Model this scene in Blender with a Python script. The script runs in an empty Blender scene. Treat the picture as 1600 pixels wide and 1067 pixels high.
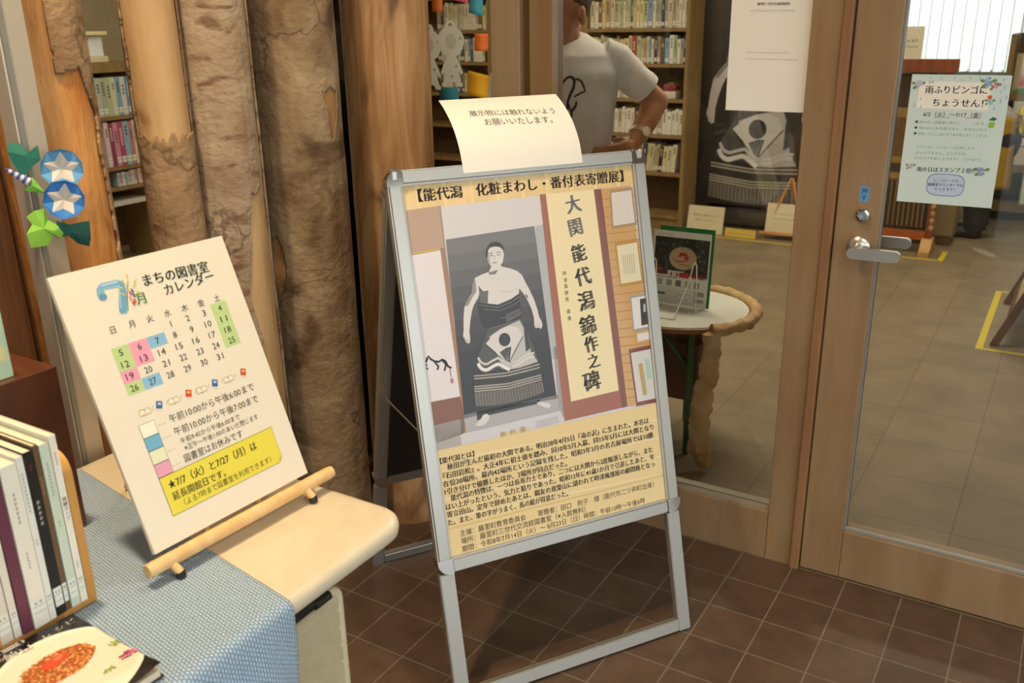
import bpy, bmesh, math, random
from mathutils import Vector, Matrix, noise
from mathutils.geometry import tessellate_polygon
from mathutils.bvhtree import BVHTree

sc = bpy.context.scene
COL = sc.collection
R = math.radians

def lin(c):
    if isinstance(c, str):
        c = tuple(int(c[i:i + 2], 16) for i in (0, 2, 4))
    c = [x / 255 for x in c]
    return tuple(x / 12.92 if x <= 0.04045 else ((x + 0.055) / 1.055) ** 2.4 for x in c) + (1,)

# ------------------------------------------------------------------ camera
cam = bpy.data.cameras.new('camera')
cam.sensor_width = 36.0
cam.lens = 1421.617 / 1600 * 36
cam.clip_start = 0.05
camo = bpy.data.objects.new('camera', cam)
COL.objects.link(camo)
YAW, PITCH, ROLL = -0.5517903, 0.340622, -0.0178976
CAM = Vector((0.6292, -2.2701, 1.4593))
fwd = Vector((math.sin(YAW) * math.cos(PITCH), math.cos(YAW) * math.cos(PITCH), -math.sin(PITCH)))
rgt = Vector((math.cos(YAW), -math.sin(YAW), 0))
upv = rgt.cross(fwd)
rr = rgt * math.cos(ROLL) + upv * math.sin(ROLL)
uu = -rgt * math.sin(ROLL) + upv * math.cos(ROLL)
camo.matrix_world = Matrix(((rr.x, uu.x, -fwd.x, CAM.x), (rr.y, uu.y, -fwd.y, CAM.y), (rr.z, uu.z, -fwd.z, CAM.z), (0, 0, 0, 1)))
sc.camera = camo
cam.dof.use_dof = True
cam.dof.focus_distance = 2.1
cam.dof.aperture_fstop = 6.3

# ------------------------------------------------------------------ world, exposure
W = bpy.data.worlds.new('world')
sc.world = W
W.use_nodes = True
bg = W.node_tree.nodes['Background']
bg.inputs['Color'].default_value = (0.86, 0.95, 1.0, 1)
bg.inputs['Strength'].default_value = 3.4
sc.view_settings.view_transform = 'Standard'
sc.view_settings.look = 'None'
sc.view_settings.exposure = 0.0
sc.view_settings.gamma = 1.0
sc.view_settings.use_curve_mapping = False
DOWNLIGHT_W = 16.0
PANEL_W = 27.0
WARM = (1.0, 0.75, 0.46)
PANEL_COL = (1.0, 0.88, 0.68)
sun = bpy.data.lights.new('sun', 'SUN')
sun.energy = 6.5
sun.angle = R(2)
sun.color = (0.97, 0.98, 1.0)
suno = bpy.data.objects.new('sun', sun)
COL.objects.link(suno)
suno.rotation_euler = Vector((0.53, -0.85, -0.42)).to_track_quat('-Z', 'Y').to_euler()

# ------------------------------------------------------------------ materials
MATS = {}

def pm(name, c1, c2=None, scale=20.0, stretch=(1, 1, 1), rough=0.5, metal=0.0, bump=0.0, bscale=None, coat=0.0,
       detail=4, lo=0.35, hi=0.65, spec=0.5, c3=None, crack=0.0, distort=0.0, spots=0.0, spotc='3a2415', spotst=(1, 1, 1)):
    """procedural principled material: noise between two (three) colours, optional bump and dark cracks"""
    if name in MATS:
        return MATS[name]
    m = bpy.data.materials.new(name)
    m.use_nodes = True
    nt = m.node_tree
    b = nt.nodes['Principled BSDF']
    b.inputs['Roughness'].default_value = rough
    b.inputs['Metallic'].default_value = metal
    b.inputs['Coat Weight'].default_value = coat
    b.inputs['Coat Roughness'].default_value = 0.06
    b.inputs['Specular IOR Level'].default_value = spec
    b.inputs['Base Color'].default_value = lin(c1)
    tc = mp = None
    if c2 is not None or bump:
        tc = nt.nodes.new('ShaderNodeTexCoord')
        mp = nt.nodes.new('ShaderNodeMapping')
        mp.inputs['Scale'].default_value = stretch
        nt.links.new(tc.outputs['Object'], mp.inputs['Vector'])
    colout = None
    if c2 is not None:
        n = nt.nodes.new('ShaderNodeTexNoise')
        n.inputs['Scale'].default_value = scale
        n.inputs['Detail'].default_value = detail
        n.inputs['Distortion'].default_value = distort
        nt.links.new(mp.outputs['Vector'], n.inputs['Vector'])
        r = nt.nodes.new('ShaderNodeValToRGB')
        r.color_ramp.elements[0].position = lo
        r.color_ramp.elements[0].color = lin(c1)
        r.color_ramp.elements[1].position = hi
        r.color_ramp.elements[1].color = lin(c2)
        if c3 is not None:
            e = r.color_ramp.elements.new(min(0.99, hi + 0.12))
            e.color = lin(c3)
        nt.links.new(n.outputs['Fac'], r.inputs['Fac'])
        colout = r.outputs['Color']
        if crack:
            v = nt.nodes.new('ShaderNodeTexVoronoi')
            v.feature = 'DISTANCE_TO_EDGE'
            v.inputs['Scale'].default_value = crack
            wn = nt.nodes.new('ShaderNodeTexNoise')
            wn.inputs['Scale'].default_value = 5
            wn.inputs['Detail'].default_value = 5
            ad = nt.nodes.new('ShaderNodeMixRGB')
            ad.blend_type = 'LINEAR_LIGHT'
            ad.inputs['Fac'].default_value = 0.22
            nt.links.new(tc.outputs['Object'], wn.inputs['Vector'])
            nt.links.new(tc.outputs['Object'], ad.inputs['Color1'])
            nt.links.new(wn.outputs['Color'], ad.inputs['Color2'])
            nt.links.new(ad.outputs['Color'], v.inputs['Vector'])
            cr = nt.nodes.new('ShaderNodeValToRGB')
            cr.color_ramp.elements[0].position = 0.001
            cr.color_ramp.elements[0].color = (0.12, 0.08, 0.05, 1)
            cr.color_ramp.elements[1].position = 0.010
            cr.color_ramp.elements[1].color = (1, 1, 1, 1)
            mu = nt.nodes.new('ShaderNodeMixRGB')
            mu.blend_type = 'MULTIPLY'
            mu.inputs['Fac'].default_value = 0.6
            nt.links.new(v.outputs['Distance'], cr.inputs['Fac'])
            nt.links.new(colout, mu.inputs['Color1'])
            nt.links.new(cr.outputs['Color'], mu.inputs['Color2'])
            colout = mu.outputs['Color']
        if spots:
            m2 = nt.nodes.new('ShaderNodeMapping')
            m2.inputs['Scale'].default_value = spotst
            nt.links.new(tc.outputs['Object'], m2.inputs['Vector'])
            s1 = nt.nodes.new('ShaderNodeTexNoise')
            s1.inputs['Scale'].default_value = spots
            s1.inputs['Detail'].default_value = 3
            s1.inputs['Distortion'].default_value = 0.8
            nt.links.new(m2.outputs['Vector'], s1.inputs['Vector'])
            r2 = nt.nodes.new('ShaderNodeValToRGB')
            r2.color_ramp.elements[0].position = 0.555
            r2.color_ramp.elements[0].color = (0, 0, 0, 1)
            r2.color_ramp.elements[1].position = 0.69
            r2.color_ramp.elements[1].color = (0.8, 0.8, 0.8, 1)
            nt.links.new(s1.outputs['Fac'], r2.inputs['Fac'])
            mz = nt.nodes.new('ShaderNodeMixRGB')
            nt.links.new(r2.outputs['Color'], mz.inputs['Fac'])
            nt.links.new(colout, mz.inputs['Color1'])
            mz.inputs['Color2'].default_value = lin(spotc)
            colout = mz.outputs['Color']
        nt.links.new(colout, b.inputs['Base Color'])
    if bump:
        n2 = nt.nodes.new('ShaderNodeTexNoise')
        n2.inputs['Scale'].default_value = bscale or scale
        n2.inputs['Detail'].default_value = 6
        nt.links.new(mp.outputs['Vector'], n2.inputs['Vector'])
        bp = nt.nodes.new('ShaderNodeBump')
        bp.inputs['Strength'].default_value = bump
        bp.inputs['Distance'].default_value = 0.01
        nt.links.new(n2.outputs['Fac'], bp.inputs['Height'])
        nt.links.new(bp.outputs['Normal'], b.inputs['Normal'])
    MATS[name] = m
    return m

def flat(c, rough=0.55, coat=0.0):
    """plain printed / painted colour given as hex"""
    return pm('ink_' + c + ('c' if coat else ''), c, rough=rough, coat=coat)

def tile_mat(name, size, mortar, cols, mcol, loc, rough, bump, var=14.0):
    m = bpy.data.materials.new(name)
    m.use_nodes = True
    nt = m.node_tree
    b = nt.nodes['Principled BSDF']
    tc = nt.nodes.new('ShaderNodeTexCoord')
    mp = nt.nodes.new('ShaderNodeMapping')
    mp.inputs['Location'].default_value = loc
    nt.links.new(tc.outputs['Object'], mp.inputs['Vector'])
    br = nt.nodes.new('ShaderNodeTexBrick')
    br.offset = 0
    br.squash = 1
    br.inputs['Scale'].default_value = 1
    br.inputs['Brick Width'].default_value = size
    br.inputs['Row Height'].default_value = size
    br.inputs['Mortar Size'].default_value = mortar
    br.inputs['Mortar Smooth'].default_value = 0.2
    br.inputs['Bias'].default_value = 0
    br.inputs['Color1'].default_value = lin(cols[0])
    br.inputs['Color2'].default_value = lin(cols[1])
    br.inputs['Mortar'].default_value = lin(mcol)
    nt.links.new(mp.outputs['Vector'], br.inputs['Vector'])
    n = nt.nodes.new('ShaderNodeTexNoise')
    n.inputs['Scale'].default_value = var
    n.inputs['Detail'].default_value = 6
    nt.links.new(tc.outputs['Object'], n.inputs['Vector'])
    mx = nt.nodes.new('ShaderNodeMixRGB')
    mx.blend_type = 'OVERLAY'
    mx.inputs['Fac'].default_value = 0.45
    nt.links.new(br.outputs['Color'], mx.inputs['Color1'])
    nt.links.new(n.outputs['Fac'], mx.inputs['Color2'])
    nt.links.new(mx.outputs['Color'], b.inputs['Base Color'])
    b.inputs['Roughness'].default_value = rough
    n3 = nt.nodes.new('ShaderNodeTexNoise')
    n3.inputs['Scale'].default_value = 220
    nt.links.new(tc.outputs['Object'], n3.inputs['Vector'])
    sub = nt.nodes.new('ShaderNodeMath')
    sub.operation = 'MULTIPLY_ADD'
    sub.inputs[1].default_value = -2.0
    nt.links.new(br.outputs['Fac'], sub.inputs[0])
    nt.links.new(n3.outputs['Fac'], sub.inputs[2])
    bp = nt.nodes.new('ShaderNodeBump')
    bp.inputs['Strength'].default_value = bump
    bp.inputs['Distance'].default_value = 0.003
    nt.links.new(sub.outputs[0], bp.inputs['Height'])
    nt.links.new(bp.outputs['Normal'], b.inputs['Normal'])
    return m

def glass_mat(name, tint=(0.955, 0.96, 0.945, 1), ior=1.5):
    m = bpy.data.materials.new(name)
    m.use_nodes = True
    nt = m.node_tree
    nt.nodes.remove(nt.nodes['Principled BSDF'])
    out = nt.nodes['Material Output']
    tr = nt.nodes.new('ShaderNodeBsdfTransparent')
    tr.inputs['Color'].default_value = tint
    gl = nt.nodes.new('ShaderNodeBsdfGlossy')
    gl.inputs['Roughness'].default_value = 0.02
    fr = nt.nodes.new('ShaderNodeFresnel')
    fr.inputs['IOR'].default_value = ior
    mx = nt.nodes.new('ShaderNodeMixShader')
    nt.links.new(fr.outputs['Fac'], mx.inputs['Fac'])
    nt.links.new(tr.outputs['BSDF'], mx.inputs[1])
    nt.links.new(gl.outputs['BSDF'], mx.inputs[2])
    nt.links.new(mx.outputs['Shader'], out.inputs['Surface'])
    return m

def emit_mat(name, col, s):
    m = bpy.data.materials.new(name)
    m.use_nodes = True
    b = m.node_tree.nodes['Principled BSDF']
    b.inputs['Base Color'].default_value = col + (1,)
    b.inputs['Emission Color'].default_value = col + (1,)
    b.inputs['Emission Strength'].default_value = s
    return m

def translucent_mat(name, c):
    m = bpy.data.materials.new(name)
    m.use_nodes = True
    nt = m.node_tree
    b = nt.nodes['Principled BSDF']
    b.inputs['Base Color'].default_value = lin(c)
    b.inputs['Roughness'].default_value = 0.7
    t = nt.nodes.new('ShaderNodeBsdfTranslucent')
    t.inputs['Color'].default_value = lin(c)
    mx = nt.nodes.new('ShaderNodeMixShader')
    mx.inputs['Fac'].default_value = 0.6
    nt.links.new(b.outputs['BSDF'], mx.inputs[1])
    nt.links.new(t.outputs['BSDF'], mx.inputs[2])
    nt.links.new(mx.outputs['Shader'], nt.nodes['Material Output'].inputs['Surface'])
    return m

def waffle_mat(name, c1, c2, pitch):
    m = bpy.data.materials.new(name)
    m.use_nodes = True
    nt = m.node_tree
    b = nt.nodes['Principled BSDF']
    b.inputs['Roughness'].default_value = 0.9
    b.inputs['Sheen Weight'].default_value = 0.2
    uv = nt.nodes.new('ShaderNodeUVMap')
    br = nt.nodes.new('ShaderNodeTexBrick')
    br.offset = 0.5
    br.inputs['Scale'].default_value = 1
    br.inputs['Brick Width'].default_value = pitch * 1.5
    br.inputs['Row Height'].default_value = pitch
    br.inputs['Mortar Size'].default_value = pitch * 0.22
    br.inputs['Mortar Smooth'].default_value = 1.0
    br.inputs['Color1'].default_value = lin(c1)
    br.inputs['Color2'].default_value = lin(c1)
    br.inputs['Mortar'].default_value = lin(c2)
    nt.links.new(uv.outputs['UV'], br.inputs['Vector'])
    nt.links.new(br.outputs['Color'], b.inputs['Base Color'])
    bp = nt.nodes.new('ShaderNodeBump')
    bp.inputs['Strength'].default_value = 0.9
    bp.inputs['Distance'].default_value = 0.004
    bp.invert = True
    nt.links.new(br.outputs['Fac'], bp.inputs['Height'])
    nt.links.new(bp.outputs['Normal'], b.inputs['Normal'])
    return m

ALU = pm('brushed_aluminium', 'aeaba3', rough=0.34, metal=0.6)
ALU_D = pm('anodised_aluminium', '96938b', rough=0.45, metal=0.4)
CHROME = pm('chrome', 'd6d4ce', rough=0.1, metal=1.0)
STEEL = pm('satin_steel', 'cfcac4', rough=0.3, metal=0.9)
BLACKP = pm('black_plastic', '1b1a19', rough=0.45)
FRAME = pm('bronzed_wood_frame', '8b6a49', '977b5a', 7, (3, 3, 0.5), rough=0.40, lo=0.3, hi=0.66, bump=0.03, bscale=40, c3='a06c3e', metal=0.1)
FRAME_D = pm('bronzed_wood_frame_dark', '805736', '8d6643', 7, (3, 3, 0.35), rough=0.45)  # darker, more orange variant of the frame material
PAPER = pm('white_paper', 'efe9dc', rough=0.6)
PAPER_L = pm('laminated_paper', 'eeeae0', rough=0.35, coat=0.7)
GLASS = glass_mat('clear_glass')
BEECH = pm('beech_dowel', 'e3bd85', 'd6ab70', 8, (1, 6, 6), rough=0.5)
SHELFW = pm('bookcase_wood', '94774a', '86693d', 5, (4, 4, 1), rough=0.55)
SHELFB = pm('bookcase_back', '5d4424', '6a4e2b', 5, rough=0.7)

# ------------------------------------------------------------------ mesh builder
class MB:
    def __init__(s):
        s.v = []; s.f = []; s.fm = []; s.mats = []; s.uv = None
        s.M = Matrix.Identity(4)

    def mi(s, m):
        if m not in s.mats:
            s.mats.append(m)
        return s.mats.index(m)

    def add(s, vs, fs, m):
        o = len(s.v)
        s.v += [tuple(s.M @ Vector(p)) for p in vs]
        k = s.mi(m)
        for f in fs:
            s.f.append(tuple(i + o for i in f)); s.fm.append(k)

    def box(s, a, b, m, bev=0.0, seg=2):
        x0, y0, z0 = a; x1, y1, z1 = b
        if bev <= 0:
            s.add([(x0, y0, z0), (x1, y0, z0), (x1, y1, z0), (x0, y1, z0), (x0, y0, z1), (x1, y0, z1), (x1, y1, z1), (x0, y1, z1)],
                  [(0, 3, 2, 1), (4, 5, 6, 7), (0, 1, 5, 4), (1, 2, 6, 5), (2, 3, 7, 6), (3, 0, 4, 7)], m)
            return
        bm = bmesh.new()
        bmesh.ops.create_cube(bm, size=1)
        for v in bm.verts:
            v.co = Vector(((x0 + x1) / 2 + v.co.x * (x1 - x0), (y0 + y1) / 2 + v.co.y * (y1 - y0), (z0 + z1) / 2 + v.co.z * (z1 - z0)))
        bmesh.ops.bevel(bm, geom=bm.edges[:], offset=bev, segments=seg, affect='EDGES', profile=0.5)
        s.bm(bm, m)

    def bm(s, bm, m):
        bm.verts.index_update()
        s.add([v.co.copy() for v in bm.verts], [[v.index for v in f.verts] for f in bm.faces], m)
        bm.free()

    def prism(s, poly, z0, z1, m, F=None):
        """poly in (x,y), extruded z0..z1; F maps (x,y,z)"""
        F = F or (lambda x, y, z: (x, y, z))
        n = len(poly)
        a = sum(poly[i][0] * poly[(i + 1) % n][1] - poly[(i + 1) % n][0] * poly[i][1] for i in range(n))
        if a < 0:
            poly = poly[::-1]
        vs = [F(x, y, z0) for x, y in poly] + [F(x, y, z1) for x, y in poly]
        fs = [(i, (i + 1) % n, n + (i + 1) % n, n + i) for i in range(n)]
        tri = tessellate_polygon([[Vector((x, y, 0)) for x, y in poly]])
        for t in tri:
            t = tuple(t)
            p = [poly[i] for i in t]
            ar = (p[1][0] - p[0][0]) * (p[2][1] - p[0][1]) - (p[2][0] - p[0][0]) * (p[1][1] - p[0][1])
            if ar < 0:
                t = t[::-1]
            fs.append(tuple(n + i for i in t)); fs.append(t[::-1])
        s.add(vs, fs, m)

    def flatpoly(s, F, pts, m, k):
        """thin printed shape on a sheet; F(x,y,k) maps sheet coordinates"""
        tri = tessellate_polygon([[Vector((p[0], p[1], 0)) for p in pts]])
        fs = []
        for t in tri:
            t = tuple(t)
            p = [pts[i] for i in t]
            ar = (p[1][0] - p[0][0]) * (p[2][1] - p[0][1]) - (p[2][0] - p[0][0]) * (p[1][1] - p[0][1])
            fs.append(t if ar > 0 else t[::-1])
        s.add([F(p[0], p[1], k) for p in pts], fs, m)

    def stroke(s, F, pts, w, m, k):
        """brush stroke on a sheet; pts (x,y[,w])"""
        L = []; Rr = []
        for i, p in enumerate(pts):
            a = pts[max(0, i - 1)]; b = pts[min(len(pts) - 1, i + 1)]
            d = Vector((b[0] - a[0], b[1] - a[1]))
            d = d.normalized() if d.length > 1e-9 else Vector((1, 0))
            ww = (p[2] if len(p) > 2 else w) / 2
            L.append((p[0] - d.y * ww, p[1] + d.x * ww)); Rr.append((p[0] + d.y * ww, p[1] - d.x * ww))
        vs = [F(x, y, k) for x, y in L + Rr]
        n = len(pts)
        s.add(vs, [(n + i, n + i + 1, i + 1, i) for i in range(n - 1)], m)

    def ellipse(s, F, c, rx, ry, m, k, n=24, rot=0.0):
        cs, sn = math.cos(rot), math.sin(rot)
        s.flatpoly(F, [(c[0] + rx * math.cos(t) * cs - ry * math.sin(t) * sn, c[1] + rx * math.cos(t) * sn + ry * math.sin(t) * cs)
                       for t in [2 * math.pi * i / n for i in range(n)]], m, k)

    def tube(s, pts, r, m, n=10, cap=True, flatten=None, rnd=False):
        pts = [Vector(p) for p in pts]
        rs = r if isinstance(r, (list, tuple)) else [r] * len(pts)
        t0 = (pts[1] - pts[0]).normalized()
        ref = Vector((0, 0, 1)) if abs(t0.z) < 0.9 else Vector((1, 0, 0))
        u = t0.cross(ref).normalized()
        vs = []; prev = t0
        for i, p in enumerate(pts):
            t = (pts[min(i + 1, len(pts) - 1)] - pts[max(i - 1, 0)]).normalized()
            q = prev.rotation_difference(t)
            u = (q @ u).normalized(); prev = t
            w = t.cross(u)
            for j in range(n):
                a = 2 * math.pi * j / n
                vs.append(p + (u * math.cos(a) + w * math.sin(a)) * rs[i])
        fs = []
        for i in range(len(pts) - 1):
            for j in range(n):
                k = (j + 1) % n
                fs.append((i * n + j, i * n + k, (i + 1) * n + k, (i + 1) * n + j))
        if cap:
            fs.append(tuple(range(n))[::-1]); fs.append(tuple((len(pts) - 1) * n + j for j in range(n)))
        s.add(vs, fs, m)

    def lathe(s, prof, m, c=(0, 0, 0), n=32, F=None):
        vs = []
        for r, z in prof:
            for j in range(n):
                a = 2 * math.pi * j / n
                p = (c[0] + r * math.cos(a), c[1] + r * math.sin(a), c[2] + z)
                vs.append(F(*p) if F else p)
        fs = []
        for i in range(len(prof) - 1):
            for j in range(n):
                k = (j + 1) % n
                fs.append((i * n + j, i * n + k, (i + 1) * n + k, (i + 1) * n + j))
        fs.append(tuple(range(n))[::-1]); fs.append(tuple((len(prof) - 1) * n + j for j in range(n)))
        s.add(vs, fs, m)

    def text(s, F, body, a, b, m, k, em=None, bold=0.0):
        """line of writing on a sheet from baseline start a to end b"""
        vs, fs, x0, x1 = glyphs(body)
        d = Vector((b[0] - a[0], b[1] - a[1]))
        L = d.length; e = d / L; nrm = Vector((-e.y, e.x))
        sx = L / (x1 - x0)
        sy = em or sx
        for dx in ([-bold, bold] if bold else [0]):
            pts = []
            for x, y in vs:
                p = Vector((a[0], a[1])) + e * ((x - x0 + dx) * sx) + nrm * (y * sy)
                pts.append(F(p.x, p.y, k))
            s.add(pts, fs, m)

    def marks(s, F, a, b, h, m, k, n):
        """line of writing too small to read: n irregular character-sized strokes"""
        d = Vector((b[0] - a[0], b[1] - a[1])); L = d.length; e = d / L; q = Vector((-e.y, e.x)); w = L / n
        for i in range(n):
            o = Vector(a[:2]) + e * (w * i)
            f = lambda x, y: tuple(o + e * (x * w) + q * (y * h))
            v = (i * 7 + n) % 5
            s.stroke(F, [f(0.12, 0.25 + 0.08 * v), f(0.78, 0.28 + 0.08 * v)], h * 0.13, m, k)
            s.stroke(F, [f(0.2 + 0.08 * v, 0.05), f(0.24 + 0.08 * v, 0.85)], h * 0.13, m, k)
            if v % 2: s.stroke(F, [f(0.15, 0.8), f(0.75, 0.76)], h * 0.13, m, k)
            else: s.stroke(F, [f(0.3, 0.1), f(0.8, 0.12)], h * 0.13, m, k)

    def char(s, F, ch, c, size, m, k, bold=0.0, ang=0.0, sy=1.0):
        vs, fs, x0, x1 = glyphs(ch)
        ca, sa = math.cos(ang), math.sin(ang)
        for dx in ([-bold, bold] if bold else [0]):
            pts = []
            for x, y in vs:
                X = (x - (x0 + x1) / 2 + dx) * size; Y = (y - 0.38) * size * sy
                pts.append(F(c[0] + X * ca - Y * sa, c[1] + X * sa + Y * ca, k))
            s.add(pts, fs, m)

    def mesh(s, name, smooth=None):
        me = bpy.data.meshes.new(name)
        me.from_pydata(s.v, [], s.f)
        for m in s.mats:
            me.materials.append(m)
        me.polygons.foreach_set('material_index', s.fm)
        me.update()
        if smooth:
            me.polygons.foreach_set('use_smooth', [True] * len(me.polygons))
            me.set_sharp_from_angle(angle=R(smooth))
        if s.uv:
            ul = me.uv_layers.new(name='UVMap')
            for l in me.loops:
                ul.data[l.index].uv = s.uv[l.vertex_index]
        return me

    def build(s, name, parent=None, smooth=None, label=None):
        o = bpy.data.objects.new(name, s.mesh(name, smooth))
        COL.objects.link(o)
        if parent is not None:
            o.parent = parent
        if label:
            o['label'] = label
        return o

_G = {}
def glyphs(body):
    if body in _G:
        return _G[body]
    c = bpy.data.curves.new('lettering', 'FONT')
    c.body = body; c.size = 1; c.resolution_u = 2
    o = bpy.data.objects.new('lettering', c)
    COL.objects.link(o)
    dg = bpy.context.evaluated_depsgraph_get()
    me = bpy.data.meshes.new_from_object(o.evaluated_get(dg))
    vs = [(v.co.x, v.co.y) for v in me.vertices]
    fs = []
    for p in me.polygons:
        t = list(p.vertices)
        ar = sum(vs[t[i]][0] * vs[t[(i + 1) % len(t)]][1] - vs[t[(i + 1) % len(t)]][0] * vs[t[i]][1] for i in range(len(t)))
        fs.append(t if ar > 0 else t[::-1])
    bpy.data.objects.remove(o); bpy.data.curves.remove(c); bpy.data.meshes.remove(me)
    xs = [v[0] for v in vs]
    _G[body] = (vs, fs, min(xs), max(xs))
    return _G[body]

def tag(o, label, cat, group=None, kind=None):
    o['label'] = label; o['category'] = cat
    if group: o['group'] = group
    if kind: o['kind'] = kind
    return o

def empty(name, loc, label, cat, rz=0.0, group=None):
    o = bpy.data.objects.new(name, None)
    COL.objects.link(o)
    o.location = loc; o.rotation_euler = (0, 0, rz)
    o.empty_display_size = 0.05
    return tag(o, label, cat, group)

def struct(mb, name, parent=None, smooth=None):
    o = mb.build(name, parent, smooth)
    if parent is None:
        o['kind'] = 'structure'
    return o

def sheet(O, ex, ey, eps=0.00018, base=0.0, s=0.001):
    """maps sheet coordinates (mm) plus a layer number to space"""
    O = Vector(O); ex = Vector(ex).normalized(); ey = Vector(ey).normalized(); n = ex.cross(ey)
    return lambda x, y, k: O + ex * (x * s) + ey * (y * s) + n * (base + k * eps)

def hom(H, u, v):
    w = [r[0] * u + r[1] * v + r[2] for r in H]
    return (w[0] / w[2], w[1] / w[2])

def baked(name, src, mods, parent, mat, smooth=True):
    """apply modifiers of a temporary object and keep the resulting mesh"""
    o = bpy.data.objects.new(name, src)
    COL.objects.link(o)
    mods(o)
    dg = bpy.context.evaluated_depsgraph_get()
    me = bpy.data.meshes.new_from_object(o.evaluated_get(dg))
    bpy.data.objects.remove(o); bpy.data.meshes.remove(src)
    me.name = name
    if smooth:
        me.polygons.foreach_set('use_smooth', [True] * len(me.polygons))
    me.materials.clear(); me.materials.append(mat)
    q = bpy.data.objects.new(name, me)
    COL.objects.link(q)
    q.parent = parent
    return q

def capsule(mb, p0, r0, p1, r1, m, n=14):
    """closed tapered limb with round ends"""
    p0 = Vector(p0); p1 = Vector(p1); d = (p1 - p0)
    L = d.length; d = d / L
    pts = []; rs = []
    for i in range(6):
        a = math.pi / 2 * (1 - i / 5)
        pts.append(p0 - d * r0 * math.sin(a) * 0.999); rs.append(max(1e-4, r0 * math.cos(a)))
    for i in range(6):
        a = math.pi / 2 * i / 5
        pts.append(p1 + d * r1 * math.sin(a) * 0.999); rs.append(max(1e-4, r1 * math.cos(a)))
    mb.tube(pts, rs, m, n)

def ellipsoid(mb, c, rx, ry, rz, m, n=20, rot=None):
    q = rot or Matrix.Identity(3)
    vs = []; fs = []
    k = n // 2
    for i in range(1, k):
        a = math.pi * i / k
        for j in range(n):
            b = 2 * math.pi * j / n
            vs.append(Vector(c) + q @ Vector((rx * math.sin(a) * math.cos(b), ry * math.sin(a) * math.sin(b), rz * math.cos(a))))
    top = len(vs); vs.append(Vector(c) + q @ Vector((0, 0, rz)))
    bot = len(vs); vs.append(Vector(c) + q @ Vector((0, 0, -rz)))
    for i in range(k - 2):
        for j in range(n):
            jj = (j + 1) % n
            fs.append((i * n + j, (i + 1) * n + j, (i + 1) * n + jj, i * n + jj))
    for j in range(n):
        jj = (j + 1) % n
        fs.append((top, j, jj)); fs.append((bot, (k - 2) * n + jj, (k - 2) * n + j))
    mb.add(vs, fs, m)

def loft(mb, rings, m, n=32):
    """closed skin through elliptical rings (cx,cy,cz,rx,ry)"""
    vs = []; fs = []
    for cx, cy, cz, rx, ry in rings:
        for j in range(n):
            a = 2 * math.pi * j / n
            vs.append((cx + rx * math.cos(a), cy + ry * math.sin(a), cz))
    for i in range(len(rings) - 1):
        for j in range(n):
            k = (j + 1) % n
            fs.append((i * n + j, i * n + k, (i + 1) * n + k, (i + 1) * n + j))
    fs.append(tuple(range(n))[::-1]); fs.append(tuple((len(rings) - 1) * n + j for j in range(n)))
    mb.add(vs, fs, m)

def organic(name, mb, voxel, smooth_it, parent, mat, noise_amp=0.0, noise_scale=6.0):
    me = mb.mesh(name)
    def mods(o):
        r = o.modifiers.new('r', 'REMESH'); r.mode = 'VOXEL'; r.voxel_size = voxel
        s = o.modifiers.new('s', 'SMOOTH'); s.iterations = smooth_it; s.factor = 0.5
    o = baked(name, me, mods, parent, mat)
    if noise_amp:
        for v in o.data.vertices:
            k = noise.noise(Vector((v.co.x * noise_scale, v.co.y * noise_scale, v.co.z * noise_scale * 1.8)))
            v.co += v.normal * (noise_amp * k)
    return o

ORD = ('first second third fourth fifth sixth seventh eighth ninth tenth eleventh twelfth thirteenth fourteenth fifteenth '
       'sixteenth seventeenth eighteenth nineteenth twentieth').split()
def ordinal(i):
    tens = {2: 'twenty', 3: 'thirty', 4: 'forty', 5: 'fifty'}
    if i < 20:
        return ORD[i]
    t, u = divmod(i + 1, 10)
    return tens[t] + '-' + ORD[u - 1] if u else {2: 'twentieth', 3: 'thirtieth', 4: 'fortieth', 5: 'fiftieth'}[t]

# ================================================================== the setting
T = 0.1431534
GX0, GX1, GY0 = -1.17, 3.2, -4.5          # entry hall
LX0, LX1, LY1 = -5.2, 3.2, 6.2            # library beyond the glass

def simple(name, a, b, m, bev=0.0):
    mb = MB(); mb.box(a, b, m, bev)
    return struct(mb, name)

TILE = tile_mat('quarry_tile', T, 0.0022, ('564234', '634d3e'), '7d7364', (0, 0.97 * T, 0), 0.42, 0.5)
CARPET = tile_mat('library_floor', 0.30, 0.002, ('8a7a5e', '84745a'), '6c5e48', (0.1, 0.2, 0), 0.55, 0.15, 5.0)
PLASTER = pm('library_plaster', 'b8a98a', 'aa9b7d', 3, rough=0.85)
CEIL = pm('ceiling_board', 'd8cfbd', 'cfc6b3', 9, rough=0.9)
simple('floor_entry', (GX0, GY0, -0.05), (GX1, 0.0, 0), TILE)
mb = MB()
mb.box((LX0, 0.0, -0.05), (LX1, LY1, 0), CARPET)
mb.box((LX0, GY0, -0.05), (GX0, 0.0, 0), CARPET)
struct(mb, 'floor_library')
simple('ground', (-25, -25, -0.3), (25, 25, -0.1), pm('outdoor_paving', '8f8d86', '7d7b75', 2, rough=0.9))
simple('ceiling', (LX0, GY0, 2.6), (LX1, LY1, 2.7), CEIL)
simple('wall_left', (LX0 - 0.1, GY0, 0), (LX0, LY1, 2.6), PLASTER)
mb = MB()                                    # far wall with the blinded window
mb.box((LX0, LY1, 0), (-1.3, LY1 + 0.12, 2.6), PLASTER)
mb.box((-1.3, LY1, 0), (2.9, LY1 + 0.12, 0.95), PLASTER)
mb.box((-1.3, LY1, 2.35), (2.9, LY1 + 0.12, 2.6), PLASTER)
mb.box((2.9, LY1, 0), (LX1 + 0.1, LY1 + 0.12, 2.6), PLASTER)
struct(mb, 'wall_back')
mb = MB()                                    # right side: solid by the library, glazed by the entry
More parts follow.
